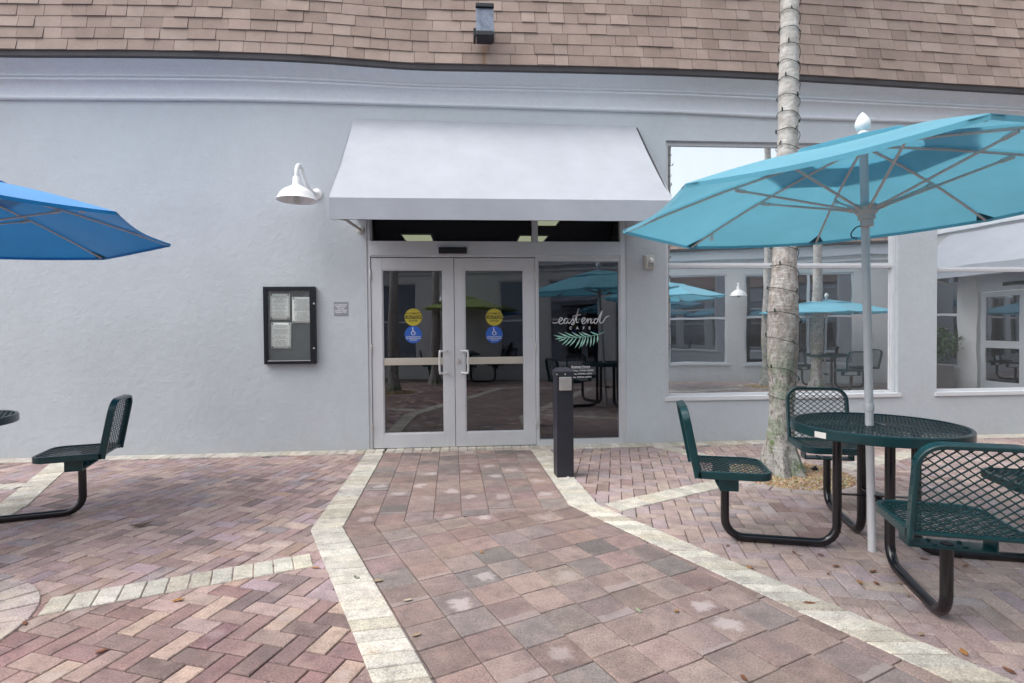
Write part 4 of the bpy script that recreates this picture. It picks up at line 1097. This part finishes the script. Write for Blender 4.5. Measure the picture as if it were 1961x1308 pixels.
# ------------------------------------------------------------------ umbrellas (origin at the foot of the pole)
def make_umbrella(mat,label,RR=1.4,zr=2.075,rise=.36):
    u=empty('patio_umbrella'); tag(u,label,'umbrella','patio umbrellas over the tables')
    def rib_pt(k,r_): a=k*math.pi/4; return Vector((r_*math.cos(a),r_*math.sin(a),zr+rise*(1-r_/RR)+.03*math.sin(math.pi*min(1,r_/RR))))
    def surf(mb,r0,r1,nr,ns,dz,hem=0,wave=0):
        for k in range(8):
            o=len(mb.v)
            for j in range(nr+1):
                r_=lerp(r0,r1,j/nr); A,B=rib_pt(k,r_),rib_pt(k+1,r_)
                for i in range(ns+1):
                    s=i/ns; p=A.lerp(B,s); q=math.sin(math.pi*s)
                    inw=1-.03*q*(r_/RR)**3 if hem==0 else 1-.03*q*(j/nr)
                    p=Vector((p.x*inw,p.y*inw,p.z-.016*q*(r_/RR)+dz+(wave*q*(j/nr)**2*(1 if k%2 else -.3))))
                    mb.v.append(tuple(p))
            for j in range(nr):
                for i in range(ns):
                    a=o+j*(ns+1)+i; mb.f.append([a,a+ns+1,a+ns+2,a+1]); mb.m.append(0); mb.c.append((1,1,1,1)); mb.uv.append(None)
            if hem==0:      # turned-down hem at the rim
                o2=len(mb.v)
                for i in range(ns+1):
                    e_=mb.v[o+nr*(ns+1)+i]; mb.v.append((e_[0]*.999,e_[1]*.999,e_[2]-.022))
                for i in range(ns):
                    a=o+nr*(ns+1)+i; mb.f.append([a,o2+i,o2+i+1,a+1]); mb.m.append(0); mb.c.append((1,1,1,1)); mb.uv.append(None)
    c=MB(); surf(c,.30,RR,12,10,.0); can=c.build('canopy',mat,u,smooth=True,recalc=False)
    v=MB(); surf(v,.03,.56,8,10,.016,hem=1,wave=.016); ven=v.build('vent',mat,can,smooth=True,recalc=False)
    PB=Vector((.034,.116,0)); PB.rotate(Matrix.Rotation(-2.745,3,'Z')); PL=lambda z:tuple(PB*max(0,1-z/(zr+rise)))[:2]+(z,)
    p=MB(); p.tube([PL(0),PL(zr+rise),(0,0,zr+rise+.09)],.0225,16); p.build('pole',M['pole'],u,smooth=True)
    p=MB(); p.lathe([(.026,0),(.028,.006),(.028,.04),(.026,.046)],18,Matrix.Translation(PL(.86))); p.build('pole_sleeve',M['pole'],u,smooth=True)
    f=MB(); f.lathe([(.02,0),(.034,.004),(.03,.018),(.022,.022),(.036,.03),(.047,.05),(.05,.068),(.046,.09),(.034,.115),(.018,.138),(.008,.15),(.0,.155)],24,Matrix.Translation((0,0,zr+rise+.05))@Matrix.Scale(.82,4),cap=False); f.build('finial',M['white'],u,smooth=True)
    hub=MB(); hz=zr-.03; hub.lathe([(.026,-.10),(.034,-.095),(.034,-.06),(.045,-.055),(.045,-.03),(.058,-.02),(.062,.015),(.05,.03),(.03,.035)],16,Matrix.Translation((0,0,hz))); h=hub.build('hub',M['umbmetal'],u,smooth=True)
    hub=MB(); hub.lathe([(.026,-.03),(.055,-.02),(.055,.015),(.03,.03)],16,Matrix.Translation((0,0,zr+rise-.02))); hub.build('top_notch',M['umbmetal'],u,smooth=True)
    for k in range(8):
        r_=MB(); a=k*math.pi/4; P=[rib_pt(k,x_)-Vector((0,0,.020)) for x_ in (.05,.4,.8,1.1,RR-.03)]
        r_.tube(P,.0085,8); rb_=r_.build('rib',M['umbmetal'],u,smooth=True)
        s=MB(); A=Vector((.05*math.cos(a),.05*math.sin(a),hz)); B=rib_pt(k,.70)-Vector((0,0,.034))
        s.tube([A,B],.0075,8); s.tube([B.lerp(A,.09),B],.0125,8); s.tube([A,A.lerp(B,.08)],.011,8); s.build('strut',M['umbmetal'],rb_,smooth=True)
        if k==7:
            tg=MB(); q_=rib_pt(k,1.16); tg.box(q_.x-.014,q_.x+.014,q_.y-.0006,q_.y+.0006,q_.z-.075,q_.z-.028); tg.build('care_tag',M['paper'],rb_)
        pk=MB(); A=rib_pt(k,RR); t=rib_pt(k,RR-.14); B=A.lerp(rib_pt(k+1,RR),.055); C=A.lerp(rib_pt(k-1,RR),.055)
        z_=Vector((0,0,-.006)); pk.add([A+z_,B+z_,t+z_*1.5,C+z_],[(0,1,2,3)])
        pk.build('rib_pocket',M['tealdark'],rb_,recalc=False)
    cd=MB(); cd.tube(catmull([(.03,0,hz-.09),(.06,.01,hz-.10),(.085,.015,hz-.13),(.08,.012,hz-.155),(.05,.004,hz-.16)],5),.0035,6); cd.build('cord',M['black'],u,smooth=True)
    return u
um=make_umbrella(M['teal'],'turquoise patio umbrella with white finial over the round table at right')
um.location=(2.369,-3.320,-.005); um.rotation_euler=(R(-.9),R(-1.7),2.745)
# tilt in world axes: towards -x and the camera's left
um.rotation_mode='QUATERNION'
from mathutils import Quaternion
def set_tilt(o,tx,ty,rz):
    nrm=Vector((tx,ty,1)).normalized(); q=Vector((0,0,1)).rotation_difference(nrm); o.rotation_quaternion=q@Quaternion((0,0,1),rz)
set_tilt(um,-.035,.018,2.745)
def recolour(o,mat):
    for ch in o.children_recursive:
        if ch.name.split('.')[0] in ('canopy','vent'):
            ch.material_slots[0].link='OBJECT'; ch.material_slots[0].material=mat
def umb_copy(loc,rz,label,mat=None,tilt=(0,0)):
    u=copy_tree(um); u.location=loc; u['label']=label; set_tilt(u,*tilt,rz)
    if mat: recolour(u,mat)
    return u
umb_copy((-3.594,-2.461,.027),.602,'blue patio umbrella cut off by the left edge',M['blue'],(-.018,.033))
um2=umb_copy((7.9,-5.15,0),.3,'turquoise umbrella mirrored in the big window behind the palm')
um2.scale=(1,1,.82)
um3=umb_copy((-.25,-8.05,0),.2,'lime green umbrella mirrored in the right glass door',M['lime']); um3.scale=(.78,.78,.95)
umb_copy((4.3,-5.6,0),.7,'turquoise umbrella mirrored low in the side window behind the larger one')

# ------------------------------------------------------------------ fallen leaves
def leaf(px,py,s,col,label,curl=.3,thin=.42):
    p=G(px,py); m=MB(); n=7; k=5; rg=random.Random(int(px*7+py)); rz=rg.uniform(0,6.28)
    for i in range(n):
        t=i/(n-1); hw_=s*thin*.5*math.sin(math.pi*min(.99,t**.8*.98+.01))
        for j in range(k):
            u=j/(k-1)*2-1
            m.v.append(((t-.5)*s, u*hw_, .003+curl*s*(.35*u*u*hw_/s+ .5*(t-.45)**2)+.003*mnoise.noise(Vector((t*3,u*2,px)))))
    for i in range(n-1):
        for j in range(k-1):
            a=i*k+j; m.f.append([a,a+k,a+k+1,a+1]); m.m.append(0); m.c.append((*col,1)); m.uv.append(None)
    o=m.build('fallen_leaf',M['leaf'],None,smooth=True,recalc=False,loc=(p.x,p.y,.004)); o.rotation_euler=(0,0,rz)
    sm_=o.modifiers.new('thickness','SOLIDIFY'); sm_.thickness=.0009
    return tag(o,label,'leaf','fallen leaves on the paving')
BR,OR,GRN,TN=(.16,.06,.025),(.32,.15,.045),(.27,.30,.20),(.30,.22,.14)
o=leaf(270,1009,.15,(.11,.075,.05),'long curled brown leaf on the bricks left of the walkway',1.2,.3); o.rotation_euler=(0,0,R(20))
for px,py,s,c,l in [(1551,1157,.06,BR,'brown leaf on the right cream border'),(1223,1171,.045,GRN,'pale green leaf on the walkway squares'),
  (1296,1172,.035,OR,'orange leaf on a walkway joint right of the pale green leaf'),(717,1251,.04,OR,'orange leaf on the left cream border near the bottom'),
  (683,1108,.06,(.12,.11,.09),'dark grey leaf on the left cream border'),(724,1114,.06,TN,'tan leaf at the inner edge of the left cream border'),
  (48,1196,.045,BR,'brown leaf beside the paved ring at lower left'),(604,1089,.05,OR,'orange leaf where the cross band meets the left border'),
  (922,1059,.04,OR,'orange leaf alone in the middle of the walkway'),(781,1151,.05,(.42,.36,.28),'pale twig-like leaf on the walkway left side'),(798,1218,.045,TN,'tan leaf on the walkway near the left border'),
  (342,1151,.06,OR,'orange leaf on the bricks below the left cross band'),(195,1249,.05,BR,'brown leaf on the maroon bricks at lower left'),
  (1436,1089,.05,OR,'orange leaf on bricks near the right cream border'),(1647,1117,.05,OR,'orange leaf below the umbrella pole'),(1672,1096,.05,BR,'brown leaf just below the umbrella pole'),
  (1358,1131,.03,BR,'small brown leaf on a walkway square near the right border'),(1846,1252,.06,OR,'orange leaf at lower right among the bricks'),(1933,1287,.05,BR,'brown leaf at the bottom right corner'),
  (1425,1301,.04,BR,'brown leaf at the bottom edge of the walkway'),(598,919,.05,OR,'orange leaf on the bricks left of the walkway near the doors')]:
    leaf(px,py,s,c,l)
for px,py in [(1520,1060),(1532,1066),(1571,1064),(1586,1101),(1678,1119),(1739,1143),(1770,1072),(1420,1040),(1394,1047),(1600,1086),(1764,1217),(1722,1118),(1850,1085),(1895,1120),(1660,1043)]:
    leaf(px,py,rnd.uniform(.028,.048),rnd.choice((BR,OR,TN,BR)),'small dry leaf on the bricks around the right table')

# ------------------------------------------------------------------ building across the courtyard (seen mirrored in the glass)
opp=empty('courtyard_building',(2,-9,0)); tag(opp,'grey stucco wing with brown roof across the courtyard, mirrored in the windows','building')
OL=Vector((2,-9,0))
def fr_shift(F): F.O=F.O-OL; return F
ux,uy=.9575,.2885
FA=fr_shift(Fr((-2.53,-9.71),(ux,uy),(-uy,ux)))
wins=[(-6.5,-4.2,.47,2.75),(-1.2,.97,.47,2.75),(3.44,4.5,.47,2.75),(4.85,6.2,.47,2.75),(6.6,7.45,.47,2.75),(8.0,9.43,.47,2.75),(9.86,12.35,.47,2.72)]
TA=13.9
M['stucco2']=stucco('pale_stucco',(.66,.665,.675))
wall_mesh(FA,-12,TA,-.02,3.5,wins,.12).build('wall',M['stucco2'],opp,recalc=False)
def opp_trim(F,a,b,extra=0):
    m=MB(); m.box(a,b,-.1,.10,3.12,3.36,F.M()); m.box(a,b,-.1,.05,2.98,3.02,F.M()); m.build('cornice',M['cornice'],opp)
    m=MB(); m.box(a,b,-.2,.22,3.36,3.42,F.M()); m.build('drip_edge',M['eave'],opp)
    m=MB(); P=[F(a,.22,3.42),F(b,.22,3.42),F(b,-.6,4.75),F(a,-.6,4.75),F(a,-5,4.9),F(b,-5,4.9)]
    m.add(P,[(0,1,2,3),(3,2,5,4)]); m.build('roof',M['oppshingle'],opp,recalc=False)
opp_trim(FA,-12,TA)
def opp_window(F,a,b,c,d,mid_=1.64,vert=None):
    f=MB(); t=.04; 
    for (p,q,r_,s) in ((a,a+t,c,d),(b-t,b,c,d),(a+t,b-t,c,c+t),(a+t,b-t,d-t,d),(a+t,b-t,mid_-.025,mid_+.025)): f.box(p,q,-.08,-.03,r_,s,F.M())
    if vert: f.box(vert-.03,vert+.03,-.081,-.031,c+t,d-t,F.M())
    f.box(a-.05,b+.05,-.02,.03,c-.05,c-.001,F.M())
    w=f.build('window',M['winframe'],opp)
    g=MB(); g.box(a+.01,b-.01,-.062,-.056,c+.01,d-.01,F.M()); g.build('pane',M['oppglass'],w)
for (a,b,c,d) in wins: opp_window(FA,a,b,c,d,vert=11.35 if a>9.8 else None)
m=MB(); m.box(-12,TA,-4,-3.9,0,3.4,FA.M()); m.add([FA(-12,-.13,.0),FA(TA,-.13,.0),FA(TA,-3.9,.0),FA(-12,-3.9,.0)],[(0,1,2,3)]); m.build('interior_wall',M['interior'],opp)
# end wing with its own awning and door
E0=FA(TA,0,0)+OL
FB=fr_shift(Fr((E0.x,E0.y),(.12,.9928),(-.9928,.12)))
TBW=(-.02-E0.y)/.9928
dB=(1.15,3.0,-.02,2.45); wB=[(.15,.75,.47,2.6),dB,(3.4,4.7,.47,2.75)]
wB2=[(.3,1.0,3.95,4.9),(2.2,3.1,3.95,4.9)]
wall_mesh(FB,0,TBW,-.02,6.4,wB+wB2,.12).build('wall',M['stucco2'],opp,recalc=False)
m=MB(); m.box(0,TBW,-.1,.07,3.5,3.56,FB.M()); m.box(0,TBW,-.2,.12,6.2,6.5,FB.M()); m.build('cornice',M['cornice'],opp)
opp_window(FB,*wB[0]); opp_window(FB,*wB[2])
for w_ in wB2: opp_window(FB,*w_,mid_=4.4)
def opp_door(a,b):
    d=MB(); t=.1
    for (p,q,r_,s) in ((a,a+t,.01,2.1),(b-t,b,.01,2.1),(a+t,b-t,.01,.2),(a+t,b-t,2.0,2.1),(a+t,b-t,.9,1.05)): d.box(p,q,-.08,-.03,r_,s,FB.M())
    w=d.build('door',M['alu'],opp); g=MB(); g.box(a+.05,b-.05,-.06,-.054,.1,2.05,FB.M()); g.build('pane',M['oppglass'],w)
opp_door(1.2,2.07); opp_door(2.08,2.95)
m=MB(); m.box(1.15,3.0,-.1,-.02,2.11,2.45,FB.M()); m.build('header',M['alu'],opp)
m=MB(); m.box(1.7,2.3,-.02,.05,2.2,2.27,FB.M()); m.build('door_sensor',M['black'],opp)
m=MB(); m.box(0,TBW,-4,-3.9,0,6.4,FB.M()); m.build('interior_wall',M['interior'],opp)
FBw=Fr((FB.O.x+OL.x,FB.O.y+OL.y),(.12,.9928),(-.9928,.12))
a2=empty('awning',FBw(2.1,0,2.35)); tag(a2,'grey canvas awning of the far wing, mirrored in the right window','awning')
m=MB(); q=lambda u,n,z:FBw(u,n,z)-a2.location
u_0,u_1=.55,3.6
m.add([q(u_0,.01,3.45),q(u_1,.01,3.45),q(u_1,1.05,2.6),q(u_0,1.05,2.6),q(u_0,1.05,2.38),q(u_1,1.05,2.38),q(u_0,.01,2.38),q(u_1,.01,2.38)],[(0,1,2,3),(3,2,5,4),(0,3,4,6),(1,7,5,2)])
o=m.build('canopy',M['awning'],a2,recalc=False); s=o.modifiers.new('thickness','SOLIDIFY'); s.thickness=.006
for u_ in (.7,3.45):
    b_=MB(); b_.tube([q(u_,.0,2.3),q(u_,.9,2.45)],.016,8); b_.build('brace',M['beige'],a2,smooth=True)
# lamp on the opposite wall
l2=empty('gooseneck_lamp',FA(9.64,0,2.28)+OL,math.atan2(uy,ux)+math.pi); tag(l2,'white gooseneck lamp mirrored between two windows in the glass','wall lamp','gooseneck wall lamps')
lamp_parts(l2,dirx=0,out=.33,top=.2,sz=-.05,r_=.205)
l3=empty('gooseneck_lamp',FA(1.9,0,2.28)+OL,math.atan2(uy,ux)+math.pi); tag(l3,'white gooseneck lamp mirrored faintly in the right glass door','wall lamp','gooseneck wall lamps')
lamp_parts(l3,dirx=0,out=.33,top=.2,sz=-.05,r_=.205)
# planter with a shrub by the far door
pp=FBw(.62,.38,0); pn=empty('planter',pp); tag(pn,'grey planter with a leafy shrub mirrored in the right window','planter')
m=MB(); m.prism([(-.2,-.2),(.2,-.2),(.2,.2),(-.2,.2)],0,.5); m.build('pot',M['soil'],pn,bevel=.015)
m=MB(); rg=random.Random(5)
for _ in range(700):
    d=Vector((rg.gauss(0,1),rg.gauss(0,1),rg.gauss(0,1))).normalized(); c=Vector((0,0,.95))+Vector((d.x*.42,d.y*.42,d.z*.42))*(rg.random()**.4)*(1+.25*mnoise.noise(d*2))
    a=Vector((rg.gauss(0,1),rg.gauss(0,1),rg.gauss(0,.5)+.4)).normalized(); b=a.orthogonal().normalized()
    l=rg.uniform(.05,.1); m.add([c,c+a*l*.5+b*l*.22,c+a*l,c+a*l*.5-b*l*.22],[(0,1,2,3)])
m.build('foliage',M['shrub'],pn,recalc=False)
m=MB(); m.tube([(0,0,.48),(.02,0,.7),(0,.02,.95)],.015,6); m.build('stem',M['bark'],pn,smooth=True)

# ------------------------------------------------------------------ sky, sun, camera
SUN_EL,SUN_AZ=R(60),R(-72)            # azimuth of the sun seen from the courtyard: left, behind the camera
sd=Vector((math.sin(SUN_AZ)*math.cos(SUN_EL),-math.cos(SUN_AZ)*math.cos(SUN_EL),math.sin(SUN_EL)))
world=bpy.data.worlds.new('World'); scene.world=world; world.use_nodes=True; nt=world.node_tree
bg=nt.nodes['Background']; sky=nt.nodes.new('ShaderNodeTexSky'); sky.sky_type='NISHITA'; sky.sun_disc=False
sky.sun_elevation=SUN_EL; sky.sun_rotation=math.atan2(sd.x,sd.y); sky.air_density=1.2; sky.dust_density=4.0; sky.ozone_density=1.0
hs=nt.nodes.new('ShaderNodeHueSaturation'); hs.inputs['Saturation'].default_value=.30; hs.inputs['Value'].default_value=1.0
nt.links.new(sky.outputs[0],hs.inputs['Color']); nt.links.new(hs.outputs[0],bg.inputs[0]); bg.inputs[1].default_value=.15
sl_=bpy.data.lights.new('sun','SUN'); sl_.energy=.8; sl_.angle=R(60); sl_.color=(1,.96,.9)
so=bpy.data.objects.new('sun',sl_); COL.objects.link(so); so.rotation_euler=(-sd).to_track_quat('-Z','Y').to_euler()
cam=bpy.data.cameras.new('camera'); co=bpy.data.objects.new('camera',cam); COL.objects.link(co)
cam.sensor_fit='HORIZONTAL'; cam.sensor_width=36; cam.lens=36*FPX/1961; cam.clip_end=500; cam.clip_start=.05
mw=Matrix((( camR.x,camU.x,-fwd.x,CAM.x),(camR.y,camU.y,-fwd.y,CAM.y),(camR.z,camU.z,-fwd.z,CAM.z),(0,0,0,1))); co.matrix_world=mw
scene.camera=co
vs=scene.view_settings; vs.view_transform='Standard'; vs.look='None'; vs.exposure=1.17; vs.gamma=1; vs.use_curve_mapping=False
scene.cycles.use_denoising=True
scene.cycles.max_bounces=8; scene.cycles.transparent_max_bounces=12
